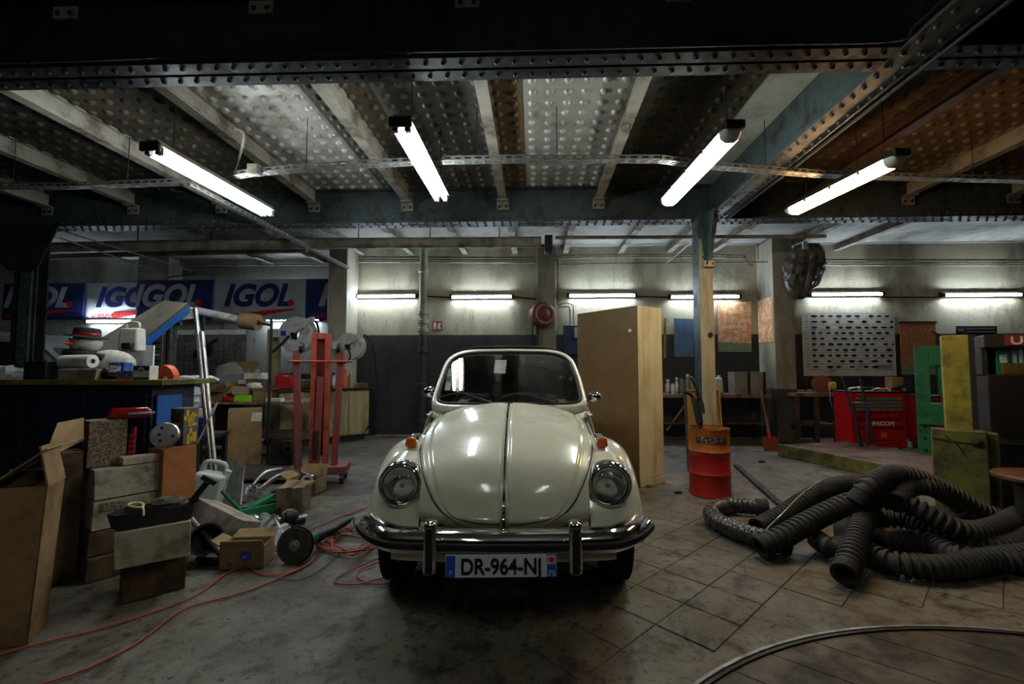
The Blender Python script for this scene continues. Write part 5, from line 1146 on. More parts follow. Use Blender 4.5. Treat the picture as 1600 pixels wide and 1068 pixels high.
o = MB().box((0,0,.0), (.45, .012, .30), (-50, 0, 14)).build('cardboard_sheet', M_card, smooth=0); o.location = onb(376, 7.2); o.location.z += .5; tag(o, 'slanting cardboard sheet behind the long white box', 'cardboard')
o = MB().ball((0,0,.03), .07, 12, 8, (1.3, .8, .5), jit=.2).build('red_rag', M_red, smooth=25); o.location = onb(357, 6.58); tag(o, 'crumpled red rag on the bench edge', 'rag')
o = MB().ball((0,0,.05), .09, 12, 8, (1.3, .8, .6), jit=.2).build('paper_wad', M_paper, smooth=25); o.location = onb(398, 6.72); o.location.z += .17; tag(o, 'wad of white paper in the open tray box', 'paper')
for k in range(3):
    o = MB().tube(spline([(0,0,0), (.06, -.02, .08), (.2, -.02, .1), (.3, 0, .06)], 5), .022, 8).build('work_glove', M_white, smooth=50); o.location = H(266+k*11, 600, .95)+V((0,.3,0)); o.location = V((P(268+9*k, 592, 4.9).x, 4.9+.03*k, 1.12)); o.rotation_euler = (0, 0, R(12*k)); tag(o, ['first', 'second', 'third'][k]+' pale bent hose end beyond the orange guard', 'hose end', 'pale hose ends')

rs = random.Random(17)
M_mix = [M_card, M_cardw, M_card2, M_paper, M_cardd]
for k, (p, Y, z, w_, h_, mi, lab) in enumerate(((327, 6.72, BZ+.15, .20, .10, 2, 'grey-brown box stacked on the open box by the poles'), (349, 7.15, BZ, .2, .34, 0, 'tall brown box beside the brown case'), (383, 7.22, BZ, .26, .30, 0, 'brown box at the back of the bench below the cardboard sheet'), (372, 6.98, BZ+.24, .16, .07, 3, 'thin pale box wedged under the clear bag'), (383, 6.97, BZ+.425, .14, .05, 1, 'greyish flat box on the long white box'), (340, 6.85, BZ, .14, .2, 4, 'dark box between the two open boxes'))):
    a = onb(p, Y, z); carton('carton', lab, a, a+V((w_, 0, 0)), .15, h_, M_mix[mi], flip=1, group=gb).rotation_euler[2] = R(rs.uniform(-14, 14))
# junk cart under the pale hose ends
jt = thing('junk_cart', 'low cart heaped with plastic wrapping behind the yellow patterned box', 'cart', V((P(290, 640, 4.9).x, 4.95, 0)))
MB().bb((-.35, -.25, .55), (.3, .25, .6)).build('deck', M_dkmetal, jt, bevel=.005)
for sx in (-.32, .27):
    for sy in (-.22, .22): MB().bb((sx-.02, sy-.02, 0), (sx+.02, sy+.02, .55)).build('leg', M_dkmetal, jt)
carton('carton', 'grey carton with red printed end on the junk cart', V((P(277, 640, 4.75).x, 4.75, .602)), V((P(302, 640, 4.75).x, 4.75, .602)), .3, .28, M_cardw, sticker=(-.1, .5, .1, .08, M_red), flip=1)
carton('carton', 'small blue and red box on the junk cart', V((P(304, 640, 4.72).x, 4.72, .602)), V((P(318, 640, 4.72).x, 4.72, .602)), .1, .2, M_bn, sticker=(-.3, .4, .05, .08, M_red), flip=1)
o = MB().ball((0,0,.08), .2, 18, 10, (1.2, .8, .6), jit=.16).build('plastic_bag', M_clear, smooth=20); o.location = V((P(288, 640, 4.9).x, 4.9, .92)); tag(o, 'clear plastic wrapping heaped on the grey carton', 'bag')
# diagonal beige cabinet run with dark worktop
c0, c1 = V((-4.25, 7.5, 0)), V((P(577, 640, 8.5).x, 8.5, 0)); dv = (c1-c0); ang = math.degrees(atan2(dv.y, dv.x)); L = dv.length
nd = V((-dv.y, dv.x, 0)).normalized()
cb = thing('base_cabinet', 'long worn beige base cabinet with panel doors by the wall pillar', 'cabinet', c0, ang); CZ = .96
MB().bb((0, .02, .10), (L, .27, CZ-.04)).build('body', M_beige, cb, smooth=0)
for k in range(4): MB().bb((k*L/4+.012, 0, .12), ((k+1)*L/4-.012, .02, CZ-.06)).build('door', M_beige, cb, smooth=0, bevel=.004)
MB().bb((.05, .08, 0), (L-.05, .24, .10)).build('plinth', M_black, cb, smooth=0)
wt = MB().bb((-.04, -.03, CZ-.04), (L+.03, .30, CZ)).build('worktop', M_dkmetal, smooth=0, bevel=.005); wt.location = c0; wt.rotation_euler = (0, 0, R(ang)); tag(wt, 'dark greasy worktop over the beige cabinet', 'worktop')
def onk(f_, k, z=CZ): return c0+dv*f_+nd*k+V((0,0,z))
jr = thing('jerrycan', 'red plastic jerrycan on the dark worktop', 'jerrycan', onk(.06, .12), ang-20)
MB().box((0,0,.12), (.27, .15, .24), None, (.96, .94)).build('can', M_red, jr, bevel=.025, seg=3); MB().tube(spline([(-.08, 0, .23), (-.07, 0, .285), (.05, 0, .285), (.07, 0, .23)], 5), .016, 8).build('handle', M_red, jr); MB().cyl((.09, 0, .23), (.11, 0, .29), .03).build('cap', M_black, jr)
def bottle(name, label, loc, h, r, m, capm, group=None, taper=.45):
    t = thing(name, label, 'bottle', loc, group=group)
    MB().lathe([(.001, 0), (r, 0), (r, h*.62), (r*taper, h*.8), (r*taper, h*.88)], (0,0,0), (0,0,1), 16).build('body', m, t, smooth=40); MB().lathe([(r*taper*1.15, h*.86), (r*taper*1.15, h), (.001, h)], (0,0,0), (0,0,1), 12).build('cap', capm, t); return t
bottle('spray_bottle', 'orange bottle on the dark worktop under the far hose reel', onk(.72, .15), .34, .065, M_orange, M_orange, taper=.6)
bottle('oil_bottle', 'pale green bottle beside the orange bottle', onk(.80, .15), .30, .05, mat('pale_green_plastic', (120,132,100), .5), M_white)
bottle('oil_bottle', 'grey bottle behind the red crane on the worktop', onk(.60, .18), .28, .06, M_galv, M_black)
plainbox('wooden_block', 'low wooden box at the far end of the dark worktop', 'box', onk(.92, .2), (.28, .16, .08), M_wood, ang)
tag(MB().tube(spline([onk(.36, .14, CZ+.025), onk(.42, .1, CZ+.025), onk(.5, .14, CZ+.025), onk(.56, .1, CZ+.025)], 6), .02, 8).build('greasy_hose', M_rubber), 'short greasy black hose lying on the dark worktop', 'hose')
plainbox('gear_casing', 'mossy greasy casing behind the jerrycan', 'casing', onk(.26, .17), (.3, .16, .16), mat('olive_greasy_casting', (70,68,40), .6, 0, (40,38,28), .5, 8), ang, bevel=.03)
# hose reels
def reel(name, label, c, r, ax, stand=None, arm=1):
    t = thing(name, label, 'hose reel', c)
    for s in (-1, 1): MB().lathe([(r*.28, s*.09), (r*.5, s*.085), (r*.55, s*.10), (r*.9, s*.10), (r, s*.09), (r, s*.08), (r*.5, s*.07)], (0,0,0), ax, 36).build('flange', M_white, t, smooth=40)
    MB().lathe([(r*.28, -.1), (r*.28, .1)], (0,0,0), ax, 20).build('hub', M_dkmetal, t)
    MB().lathe([(r*.6, -.075), (r*.66, -.05), (r*.6, -.025), (r*.66, 0), (r*.6, .025), (r*.66, .05), (r*.6, .075)], (0,0,0), ax, 28).build('hose_coil', M_rubber, t, smooth=30)
    a = V(ax).normalized(); f_ = a*-.13 if a.y > 0 else a*.13
    MB().prism([(-.05, -.03), (r*1.15, r*.75), (r*1.15, r*.95), (r*.95, r*.98), (-.06, .05)], f_, (1,0,0), (0,0,1), .03).build('guide_arm', M_white, t, smooth=0, bevel=.004)
    MB().lathe([(.001, .05), (.035, .05), (.045, 0)], f_, f_, 12).build('hub_nut', M_dkmetal, t)
    MB().box((-r*.75, f_.y*.8, .02), (r*1.1, .03, .14)).build('bracket', M_white, t, bevel=.006)
    return t
pc = thing('bench_post', 'beige painted post carrying the nearer hose reel', 'post', (P(428, 550, 8.1).x, 8.1, 0)); MB().bb((-.1, -.06, 0), (.1, .06, 2.03)).build('post', M_beige, pc, smooth=0, bevel=.006); MB().bb((-.13, -.09, 0), (.13, .09, .03)).build('foot', M_dkmetal, pc)
rc = V((P(466, 523, 7.95).x, 7.95, P(466, 523, 7.95).z)); t = reel('hose_reel', 'large white hose reel with a blue label above the worktop', rc, .32, (.1, 1, 0)); MB().box((-.20, -.125, .02), (.09, .012, .09)).build('blue_label', M_blue, t)
rc2 = V((P(549, 541, 8.25).x, 8.25, P(549, 541, 8.25).z)); reel('hose_reel', 'smaller white hose reel on the far side of the wall pillar', rc2, .245, (.1, 1, 0))
def hose_t(pts, r, lab, m=M_rubber): return tag(MB().tube(spline(pts, 7), r, 9).build('air_hose', m), lab, 'hose')
hose_t([rc+V((.30, -.1, .26)), rc+V((.38, -.1, .2)), rc+V((.44, -.12, -.05)), rc+V((.42, -.1, -.4)), rc+V((.40, -.05, -.62))], .018, 'black hose dropping from the large hose reel')
hose_t([rc+V((-.1, -.12, -.02)), rc+V((-.2, -.14, -.15)), rc+V((-.38, -.14, -.32))], .02, 'black hose stub under the large hose reel')
hose_t([rc2+V((.24, -.05, .22)), rc2+V((.36, 0, .1)), rc2+V((.44, .05, -.3)), rc2+V((.46, .1, -.9)), rc2+V((.38, .12, -1.3)), rc2+V((.25, .14, -1.55))], .014, 'black hose hanging from the smaller hose reel down the dark wall')
hose_t([rc2+V((.0, -.13, -.05)), rc2+V((.04, -.14, -.2)), rc2+V((-.05, -.12, -.3)), rc2+V((-.2, -.05, -.3))], .013, 'short black hose under the smaller hose reel')
# ================================================================ RED FOLDED ENGINE CRANE
kc = H(497, 752); kr = thing('engine_crane', 'red folding engine crane standing upright on castors', 'engine crane', (kc.x, kc.y, 0), 14)
MB().box((.08, .0, .15), (.5, .34, .09)).build('base', M_redw, kr, bevel=.008)
for x in (-.14, .28):
    for y in (-.13, .13):
        w_ = thing('caster', '', '', (x, y, 0)); del w_['label']; del w_['category']; w_.parent = kr
        MB().cyl((-.02, 0, .05), (.02, 0, .05), .05, n=18).build('wheel', M_dkmetal, w_); MB().box((0, 0, .1), (.06, .05, .03)).build('fork', M_galv, w_)
for s in (-1, 1):
    MB().box((s*.075, 0, .95), (.055, .09, 1.56)).build('mast_channel', M_redo, kr, bevel=.004)
    lg = MB().box((s*.205+(-.03 if s < 0 else 0), -.04, .85), (.07, .06, 1.36), (0, s*2.2, 0)).build('folded_leg', M_redw, kr, bevel=.006)
    MB().cyl((s*.205-.02, -.05, 1.56), (s*.205+.02, -.05, 1.56), .055, n=18).build('leg_wheel', M_dkmetal, lg); MB().box((s*.215, -.02, 1.56), (.012, .05, .14)).build('wheel_fork', M_redw, lg)
MB().box((0, .03, 1.0), (.10, .04, 1.4)).build('mast_back', mat('dark_red_paint', (96,26,26), .5), kr)
MB().box((0, -.06, .72), (.07, .06, 1.0), (0, 1.5, 0)).build('boom', M_redw, kr, bevel=.005)
MB().cyl((-.34, -.09, 1.40), (.36, -.09, 1.40), .014).build('cross_bar', M_redo, kr); MB().cyl((-.02, -.1, .3), (-.02, -.1, .6), .03).build('hydraulic_ram', M_dkmetal, kr); MB().box((0, 0, 1.70), (.12, .07, .08)).build('head', M_redo, kr, bevel=.01)
# wall furniture at the back
sg_ = thing('fire_sign', 'small red and white fire hose sign on the back wall', 'sign', P(683, 509, 8.945)); MB().box((0, 0, 0), (.20, .006, .19)).build('plate', M_red, sg_, smooth=0); MB().box((-.045, -.004, 0), (.06, .004, .14)).build('white_pictogram', M_paper, sg_, smooth=0)
MB().add([(.01, -.005, -.06), (.08, -.005, -.07), (.06, -.005, .0), (.085, -.005, .07), (.02, -.005, .05)], [(0,1,2,3,4)]).build('flame_pictogram', M_paper, sg_, smooth=0)
rr2 = thing('cable_reel', 'round red cable reel bolted to the pilaster', 'cable reel', P(848, 491, 8.6))
ax = V((.42, -1, .02)).normalized(); k_ = 1.0
MB().lathe([(.001, -.14), (.2, -.14), (.235, -.12), (.24, -.02), (.235, .06), (.20, .09), (.001, .09)], (0,0,0), ax, 32).build('drum', M_redw, rr2, smooth=40)
MB().lathe([(.15, .088), (.19, .088), (.19, .105), (.15, .105)], (0,0,0), ax, 32).build('face_ring', M_beige, rr2); MB().lathe([(.001, .13), (.05, .13), (.09, .11), (.12, .1), (.12, .088)], (0,0,0), ax, 24).build('hub', M_redw, rr2); MB().box((.02, .12, 0), (.1, .2, .16)).build('bracket', M_dkmetal, rr2)
for k, (dx, l_) in enumerate(((-.2, .9), (-.12, .95), (-.09, .9))): hose_t([rr2.location+V((dx+.02, -.02, -.12)), rr2.location+V((dx, .05, -.4)), rr2.location+V((dx, .12, -l_))], .012, ['outer', 'middle', 'inner'][k]+' cable hanging below the red cable reel')
eb = thing('switch_box', 'blue electrical switch box with a paper label beside the cupboard', 'switch box', P(893, 531, 8.9)); MB().box((0, -.05, 0), (.32, .12, .56)).build('box', mat('blue_switch_paint', (30,58,96), .5, 0, (22,36,58), .4, 5), eb, bevel=.01); MB().box((.09, -.113, .14), (.09, .004, .2)).build('label', M_paper, eb)
tag(MB().bb((0,0,0), (2.1, .12, .05)).build('timber_plank', M_wood, smooth=0, bevel=.004), 'long timber plank lying along the foot of the dark wall', 'plank').location = V((P(585, 670, 8.6).x, 8.62, 0))
# ================================================================ TALL CUPBOARD
K = H(999, 762); Kl = V((P(905, 490, 5.93).x, 5.93, 0)); dirb = (Kl-K); dirb.z = 0; dirb = dirb.normalized(); dirc = V((dirb.y, -dirb.x, 0))
ch = 2.03; cw, cd = 1.0, .43
cu_ = thing('cupboard', 'tall brown cupboard with cream side panel standing askew beside the car', 'cupboard', K, math.degrees(atan2(dirc.y, dirc.x)))
M_brown = mat('satin_brown_panel', (98,74,42), .36, 0, (84,62,34), .35, 2)
M_cream = mat('grimy_cream_panel', (192,178,142), .55, 0, (146,126,90), .38, 3, streak=True)
MB().bb((.012, .012, .05), (cd, cw, ch)).build('carcass', M_cream, cu_, smooth=0, bevel=.003)
MB().bb((0, 0, .0), (.012, cw, ch)).build('brown_door', M_brown, cu_, smooth=0, bevel=.003)
MB().bb((.012, 0, .085), (cd, .012, ch)).build('cream_side', M_cream, cu_, smooth=0, bevel=.003)
MB().bb((.02, -.008, 0), (cd+.01, .02, .08)).build('kick_board', M_cream, cu_, smooth=0, bevel=.003)
MB().lathe([(.001, .012), (.018, .012), (.02, 0)], (0, .10, ch-.28), (-1,0,0), 14).build('door_lock', M_white, cu_)
# ================================================================ DRUM, FRAME, GREASE GUN
dr = thing('oil_drum', 'dented orange and red steel drum with a faded black label', 'drum', H(1121, 779)+V((0,.19,0)))
r_ = .205; dh = .69
def drum_mat():
    m = mat('orange_over_red_drum', (146,26,22), .4, 0, (94,20,18), .3, 4); nt = m.node_tree; N = nt.nodes; L = nt.links; b = N['Principled BSDF']
    src = b.inputs['Base Color'].links[0].from_socket; tc = N.new('ShaderNodeTexCoord'); sp = N.new('ShaderNodeSeparateXYZ'); L.new(tc.outputs['Object'], sp.inputs[0])
    n = N.new('ShaderNodeTexNoise'); n.inputs['Scale'].default_value = 7; n.inputs['Detail'].default_value = 6; L.new(tc.outputs['Object'], n.inputs['Vector'])
    ad = N.new('ShaderNodeMath'); ad.operation = 'MULTIPLY_ADD'; L.new(n.outputs['Fac'], ad.inputs[0]); ad.inputs[1].default_value = .22; L.new(sp.outputs['Z'], ad.inputs[2])
    r = N.new('ShaderNodeMapRange'); r.inputs['From Min'].default_value = .53; r.inputs['From Max'].default_value = .59; L.new(ad.outputs[0], r.inputs['Value'])
    n2 = N.new('ShaderNodeTexNoise'); n2.inputs['Scale'].default_value = 6; n2.inputs['Detail'].default_value = 8; L.new(tc.outputs['Object'], n2.inputs['Vector'])
    c2 = N.new('ShaderNodeMix'); c2.data_type = 'RGBA'; c2.inputs[6].default_value = (*lin((168,90,36)), 1); c2.inputs[7].default_value = (*lin((120,66,28)), 1)
    r2 = N.new('ShaderNodeMapRange'); r2.inputs['From Min'].default_value = .45; r2.inputs['From Max'].default_value = .7; L.new(n2.outputs['Fac'], r2.inputs['Value']); L.new(r2.outputs[0], c2.inputs[0])
    mx = N.new('ShaderNodeMix'); mx.data_type = 'RGBA'; L.new(r.outputs[0], mx.inputs[0]); L.new(src, mx.inputs[6]); L.new(c2.outputs[2], mx.inputs[7]); L.new(mx.outputs[2], b.inputs['Base Color'])
    return m
M_drum = drum_mat()
prf = [(.001, .012), (r_-.01, .012), (r_, .0), (r_+.004, .008), (r_, .02)]
for z in (.23, .46): prf += [(r_, z-.016), (r_+.008, z), (r_, z+.016)]
prf += [(r_, dh-.02), (r_+.006, dh-.01), (r_+.006, dh), (r_-.006, dh), (r_-.006, .03), (.001, .025)]
mb = MB().lathe(prf, (0,0,0), (0,0,1), 48)
mb.v = [(x*(1-.03*max(0, sin(3*atan2(y, x)+z*6))*(z/dh)), y*(1-.03*max(0, sin(3*atan2(y, x)+z*6))*(z/dh)), z) for x, y, z in mb.v]
mb.build('drum', M_drum, dr, smooth=40)
MB().lathe([(r_-.004, dh-.004), (r_+.004, dh+.004), (r_-.006, dh+.006)], (0,0,0), (0,0,1), 48).build('rim', M_dkmetal, dr)
lb = MB().grid(lambda a, b: V(((r_+.006)*sin(-1.0+1.55*a), -(r_+.006)*cos(-1.0+1.55*a), .555+.06*b+(.5-b)*.0)), 16, 2).build('label', mat('faded_black_label', (34,26,22), .6, 0, (140,120,96), .4, 40, soft=.05), dr); 
bd = thing('wooden_tray', 'shallow orange-brown wooden drawer tray leaning behind the drum', 'tray', H(1108, 738)+V((0,.05,0)), rot=(-9, 0, -6)); M_ob = mat('orange_varnished_wood', (168,118,54), .45, 0, (130,86,36), .35, 3, .1)
MB().bb((-.19, 0, 0), (.19, .012, 1.02)).build('panel', M_ob, bd, smooth=0)
for a, b in (((-.21, -.035, 0), (-.19, .03, 1.03)), ((.19, -.035, 0), (.21, .03, 1.03)), ((-.21, -.035, 1.03), (.21, .03, 1.05)), ((-.19, -.03, 0), (.19, .0, .02))): MB().bb(a, b).build('rail', M_ob, bd, smooth=0, bevel=.003)
MB().bb((-.235, -.02, 0), (-.21, .06, 1.03)).build('side_board', M_woodd, bd, smooth=0)
gg = thing('grease_gun', 'black grease gun standing up out of the drum', 'grease gun', dr.location+V((-.01, .03, .03)), rot=(-4, -4, 0))
MB().tube([(0, 0, .0), (-.005, 0, .70)], .012, 8).build('nozzle_rod', M_dkmetal, gg); MB().cyl((-.005, 0, .70), (-.03, .0, .98), .038, n=16).build('barrel', M_black, gg, bevel=.008); MB().cyl((-.005, 0, .66), (-.005, 0, .72), .026).build('cap', M_dkmetal, gg)
MB().tube([(-.03, 0, .97), (-.09, -.02, 1.03), (-.15, -.03, 1.05)], .02, 8).build('pump_head', M_black, gg); MB().tube([(.02, 0, .95), (-.0, -.02, 1.08), (-.06, -.04, 1.2)], .014, 8).build('lever', M_black, gg); MB().tube([(.03, 0, .97), (.05, -.01, .90), (.05, -.01, .80)], .012, 8).build('hose', M_rubber, gg)
# floor rail
a, b = H(1150, 728), H(1222, 792); o = MB().add([a+V((-.035,0,0)), a+V((.035,0,0)), b+V((.035,0,0)), b+V((-.035,0,0))]+[q+V((0,0,.03)) for q in (a+V((-.035,0,0)), a+V((.035,0,0)), b+V((.035,0,0)), b+V((-.035,0,0)))], [(0,1,2,3),(7,6,5,4),(0,4,5,1),(1,5,6,2),(2,6,7,3),(3,7,4,0)]).build('floor_rail', M_dkmetal, smooth=0, bevel=.004); tag(o, 'dark steel rail lying on the floor beside the drum', 'rail')
# ================================================================ BACK BENCHES
def bench(name, label, x0, x1, y0, y1, z, m=M_wood, np_=3):
    t = thing(name, label, 'bench', ((x0+x1)/2, (y0+y1)/2, 0)); hw, hd_ = (x1-x0)/2, (y1-y0)/2
    for k in range(np_): MB().bb((-hw, -hd_+2*hd_*k/np_, z-.06), (hw, -hd_+2*hd_*(k+1)/np_-.004, z)).build('plank', m, t, smooth=0, bevel=.004)
    for sx in (-1, 0, 1):
        for sy in (-1, 1): MB().bb((sx*(hw-.05)-.03, sy*(hd_-.05)-.03, 0), (sx*(hw-.05)+.03, sy*(hd_-.05)+.03, z-.06)).build('leg', M_woodd, t, smooth=0)
    MB().bb((-hw+.02, -hd_+.08, .32), (hw-.02, hd_-.02, .35)).build('shelf', M_woodd, t, smooth=0); return t
x0, x1 = P(1000, 620, 8.25).x, P(1205, 620, 8.25).x; bz1 = P(1100, 616, 8.25).z
b1 = bench('workbench', 'long worn bench against the wall behind the drum', x0, x1, 8.25, 8.88, bz1)
pipe('brace', [P(1077, 623, 8.22), P(1042, 672, 8.4)], .02, M_wood, 'slanting wooden prop under the long worn bench', 'prop')
def on1(px, Y=8.4): return V((P(px, 610, Y).x, Y, bz1))
for k, (p, h, r, m, lab) in enumerate(((1044, .26, .055, M_galv, 'short silver bottle nearest the cupboard on the bench'), (1051, .22, .05, M_white, 'second short white bottle on the bench'), (1058, .30, .05, M_galv, 'tall pale can third along the bench'), (1066, .33, .06, mat('grey_olive_plastic', (96,98,90), .5), 'dark olive bottle fourth along the bench'), (1075, .36, .055, mat('grey_violet_plastic', (110,108,120), .5), 'grey spout bottle fifth along the bench'), (1081, .38, .055, mat('green_oil_bottle', (120,140,60), .5), 'green oil bottle next to the steel post'))):
    bottle('oil_bottle', lab, on1(p, 8.45), h, r, m, M_black if k % 2 else M_white, 'bottles along the bench')
jg = thing('plastic_jug', 'translucent plastic jug on the bench behind the steel post', 'jug', on1(1121)); MB().box((0,0,.15), (.2, .16, .3), None, (.8, .8)).build('jug', M_plast, jg, bevel=.04, seg=3); MB().cyl((.03, 0, .3), (.03, 0, .34), .03).build('cap', M_white, jg)
for k, p in enumerate((1154, 1178)):
    o = thing('file_box', ['grey archive box with black spine nearer the post', 'grey archive box with black spine nearer the wall pillar'][k], 'box', on1(p, 8.45), group='archive boxes on the bench')
    MB().box((-.01, 0, .2), (.23, .28, .4)).build('box', mat('grey_board', (120,112,100), .7, 0, (92,86,76), .4, 4), o, smooth=0); MB().box((.125, 0, .2), (.05, .28, .4)).build('black_spine', M_black, o, smooth=0)
x0, x1 = P(1243, 620, 8.1).x, P(1312, 620, 8.1).x; bz2 = P(1270, 614, 8.1).z
bench('workbench', 'short dark bench with a cable reel beside the red tool chest', x0, x1, 8.1, 8.8, bz2)
cr = thing('cable_reel', 'red cable reel with yellow plug on the short dark bench', 'cable reel', V((P(1287, 605, 8.25).x, 8.3, bz2)))
for s in (-1, 1): MB().lathe([(.001, s*.07), (.15, s*.07), (.155, s*.08), (.001, s*.09)], (0,0,.157), (.5, 1, 0), 26).build('flange', M_redw, cr)
MB().lathe([(.11, -.07), (.11, .07)], (0,0,.157), (.5, 1, 0), 20).build('cable_coil', M_redw, cr); MB().box((.09, -.14, .13), (.11, .08, .12)).build('yellow_plug', mat('yellow_plastic', (196,176,40), .5), cr, bevel=.02)
hose_t([cr.location+V((.02, -.2, .14)), cr.location+V((-.02, -.24, .0)), cr.location+V((0, -.25, -.22)), cr.location+V((.12, -.2, -.30)), cr.location+V((.22, -.1, -.3))], .009, 'grey lead hanging from the red cable reel', M_galv)
rs = random.Random(5)
for k in range(6):
    p = V((P(1250+rs.uniform(0, 50), 606, 8.5).x, 8.35+rs.uniform(.1, .4), bz2)); t = thing('hand_tool', ['greasy spanner at the near end of the short bench', 'small steel clamp on the short bench', 'greasy socket handle behind the cable reel', 'old chrome ratchet on the short bench', 'small greasy pulley on the short bench', 'stubby file on the short bench'][k], 'tool', p, rs.uniform(0, 180)); MB().box((0,0,.02), (.2, .03, .03)).build('shank', [M_galv, M_dkmetal][k % 2], t, bevel=.005); MB().lathe([(.015, 0), (.035, 0), (.035, .025), (.015, .025)], (.1, 0, .012), (0,0,1), 10).build('head', M_galv, t)
sv = thing('shovel', 'red shovel leaning on the wall pillar', 'shovel', H(1206, 704)); MB().prism([(-.12, 0), (.12, 0), (.13, .2), (.09, .22), (-.09, .22), (-.13, .2)], (0, 0, 0), (1,0,0), (0,.25,1), .02).build('blade', M_redw, sv, smooth=0); MB().tube([(0, .04, .2), (-.05, .3, 1.25)], .018, 8).build('shaft', M_wood, sv); MB().cyl((0, .03, .17), (-.012, .09, .34), .025).build('socket', M_red, sv)
# ================================================================ POSTERS
def poster(name, label, q, Y, m, cat='poster', off=.006):
    """q: four px corners tl tr br bl on plane Y"""
    t = thing(name, label, cat, P(*q[3], Y)); v_ = [P(*p, Y)-t.location for p in q]; back = [p+V((0, off, 0)) for p in v_]
    MB().add(v_+back, [(3,2,1,0),(4,5,6,7),(0,1,5,4),(1,2,6,5),(2,3,7,6),(3,0,4,7)]).build('sheet', m, t, smooth=0); return t, v_
YC = 8.93
ck, v_ = poster('brake_pad_chart', 'large white chart of brake pad outlines on the wall above the tool chest', [(1252, 488), (1397, 488), (1401, 587), (1256, 587)], YC, mat('chart_paper', (172,170,162), .35, 0, (140,134,116), .3, 3))
def cpt(a, b): return (v_[0].lerp(v_[1], a)).lerp(v_[3].lerp(v_[2], a), b)+V((0, -.002, 0))
M_ink = mat('chart_ink', (30,28,30), .6, vary=0); M_line = mat('chart_line', (88,84,78), .6, vary=0)
mb = MB(); rs = random.Random(2); rows = 10
for r in range(rows):
    y = .055+r*.089; x = .10
    while x < .97:
        w_ = rs.uniform(.04, .07); h_ = rs.uniform(.018, .028); n = 12; pts = []
        if r == 9 and x > .76: break
        for k in range(n):
            a = 2*pi*k/n; bx_, by_ = cos(a)*w_/2, sin(a)*h_*(1 if sin(a) > 0 else .7); pts.append(cpt(min(.985, x+w_/2+bx_), y+by_))
        c_ = len(mb.v); mb.add(pts, [tuple(range(n))]); 
        if rs.random() < .5: mb.add([cpt(min(.985, x-w_*.12), y-.004), cpt(min(.985, x+w_*1.12), y-.004), cpt(min(.985, x+w_*1.12), y+.006), cpt(min(.985, x-w_*.12), y+.006)], [(0,1,2,3)])
        x += w_+rs.choice([.03, .035, .04, .09])
o = mb.build('pad_outlines', M_ink, ck, smooth=0, fix=False); o['kind'] = 'stuff'
mb = MB()
for r in range(rows+1):
    y = .055+(r-.5)*.089; mb.add([cpt(.015, y), cpt(.985, y), cpt(.985, y+.004), cpt(.015, y+.004)], [(0,1,2,3)])
for r in range(rows): 
    y = .055+r*.089; mb.add([cpt(.03, y-.006), cpt(.07, y-.006), cpt(.07, y+.004), cpt(.03, y+.004)], [(0,1,2,3)])
o = mb.build('row_lines', M_line, ck, smooth=0, fix=False); o['kind'] = 'stuff'
MB().add([cpt(.78, .83), cpt(.96, .83), cpt(.96, .885), cpt(.78, .885)], [(0,1,2,3)]).build('grey_panel', mat('chart_grey', (120,112,110), .6), ck, smooth=0)
M_pora = mat('orange_print', (190,128,84), .3, 0, (214,190,160), .45, 9, streak=False); M_pgrn = mat('faded_green_print', (110,124,96), .5); M_pblu = mat('faded_blue_print', (78,104,132), .5, 0, (60,84,112), .4, 6)
t, v_ = poster('wall_calendar', 'orange plastic-covered wall chart right of the steel post', [(1122, 473), (1174, 471), (1174, 536), (1122, 534)], 8.92, M_pora); MB().add([p+V((0,-.001,0)) for p in (v_[3], v_[2], v_[2]+V((0,0,-.17)), v_[3]+V((0,0,-.19)))], [(0,1,2,3)]).build('green_foot', M_pgrn, t, smooth=0)
poster('wall_chart', 'faded blue sheet pinned left of the steel post', [(1053, 497), (1084, 498), (1084, 557), (1054, 557)], 8.92, M_pblu)
poster('wall_chart', 'narrow yellow strip on the wall behind the cupboard', [(1037, 497), (1041, 497), (1041, 559), (1037, 559)], 8.92, M_yel)
t, v_ = poster('wall_calendar', 'orange calendar sheet with two panels beyond the brake pad chart', [(1406, 503), (1462, 503), (1462, 571), (1408, 571)], 8.92, mat('dull_orange_print', (140,84,48), .4, 0, (172,122,84), .4, 20)); MB().add([p+V((0,-.001,0)) for p in (v_[3], v_[2], v_[2]+V((0,0,-.17)), v_[3]+V((0,0,-.17)))], [(0,1,2,3)]).build('green_foot', M_pgrn, t, smooth=0); MB().box((v_[0]+v_[1])/2, (.7, .012, .03)).build('binding', M_dkmetal, t)
xf = pR.bound_box[0][0]
o = MB().add([(xf-.003, 8.37, P(1208, 462, 8.37).z), (xf-.003, 8.93, P(1184, 471, 8.93).z), (xf-.003, 8.93, P(1184, 535, 8.93).z), (xf-.003, 8.37, P(1208, 534, 8.37).z)]+[(xf-.008, 8.37, P(1208, 462, 8.37).z), (xf-.008, 8.93, P(1184, 471, 8.93).z), (xf-.008, 8.93, P(1184, 535, 8.93).z), (xf-.008, 8.37, P(1208, 534, 8.37).z)], [(0,1,2,3),(7,6,5,4),(0,4,5,1),(1,5,6,2),(2,6,7,3),(3,7,4,0)]).build('wall_chart', M_pora, smooth=0); tag(o, 'orange and pale chart pasted on the side of the wall pillar', 'poster')
bsn, v_ = poster('notice_sign', 'small black sign with two pale lines of print on the wall', [(1494, 509), (1558, 509), (1558, 523), (1494, 523)], 8.92, M_black, 'sign')
for k, z in enumerate((.105, .05)): MB().bb((.2+.0*k, -.004, z), (.70, -.001, z+.022)).build('print_line', M_line, bsn, smooth=0)
MB().box((.09, -.004, .09), (.11, .004, .05)).build('oval_mark', M_line, bsn, bevel=.02)
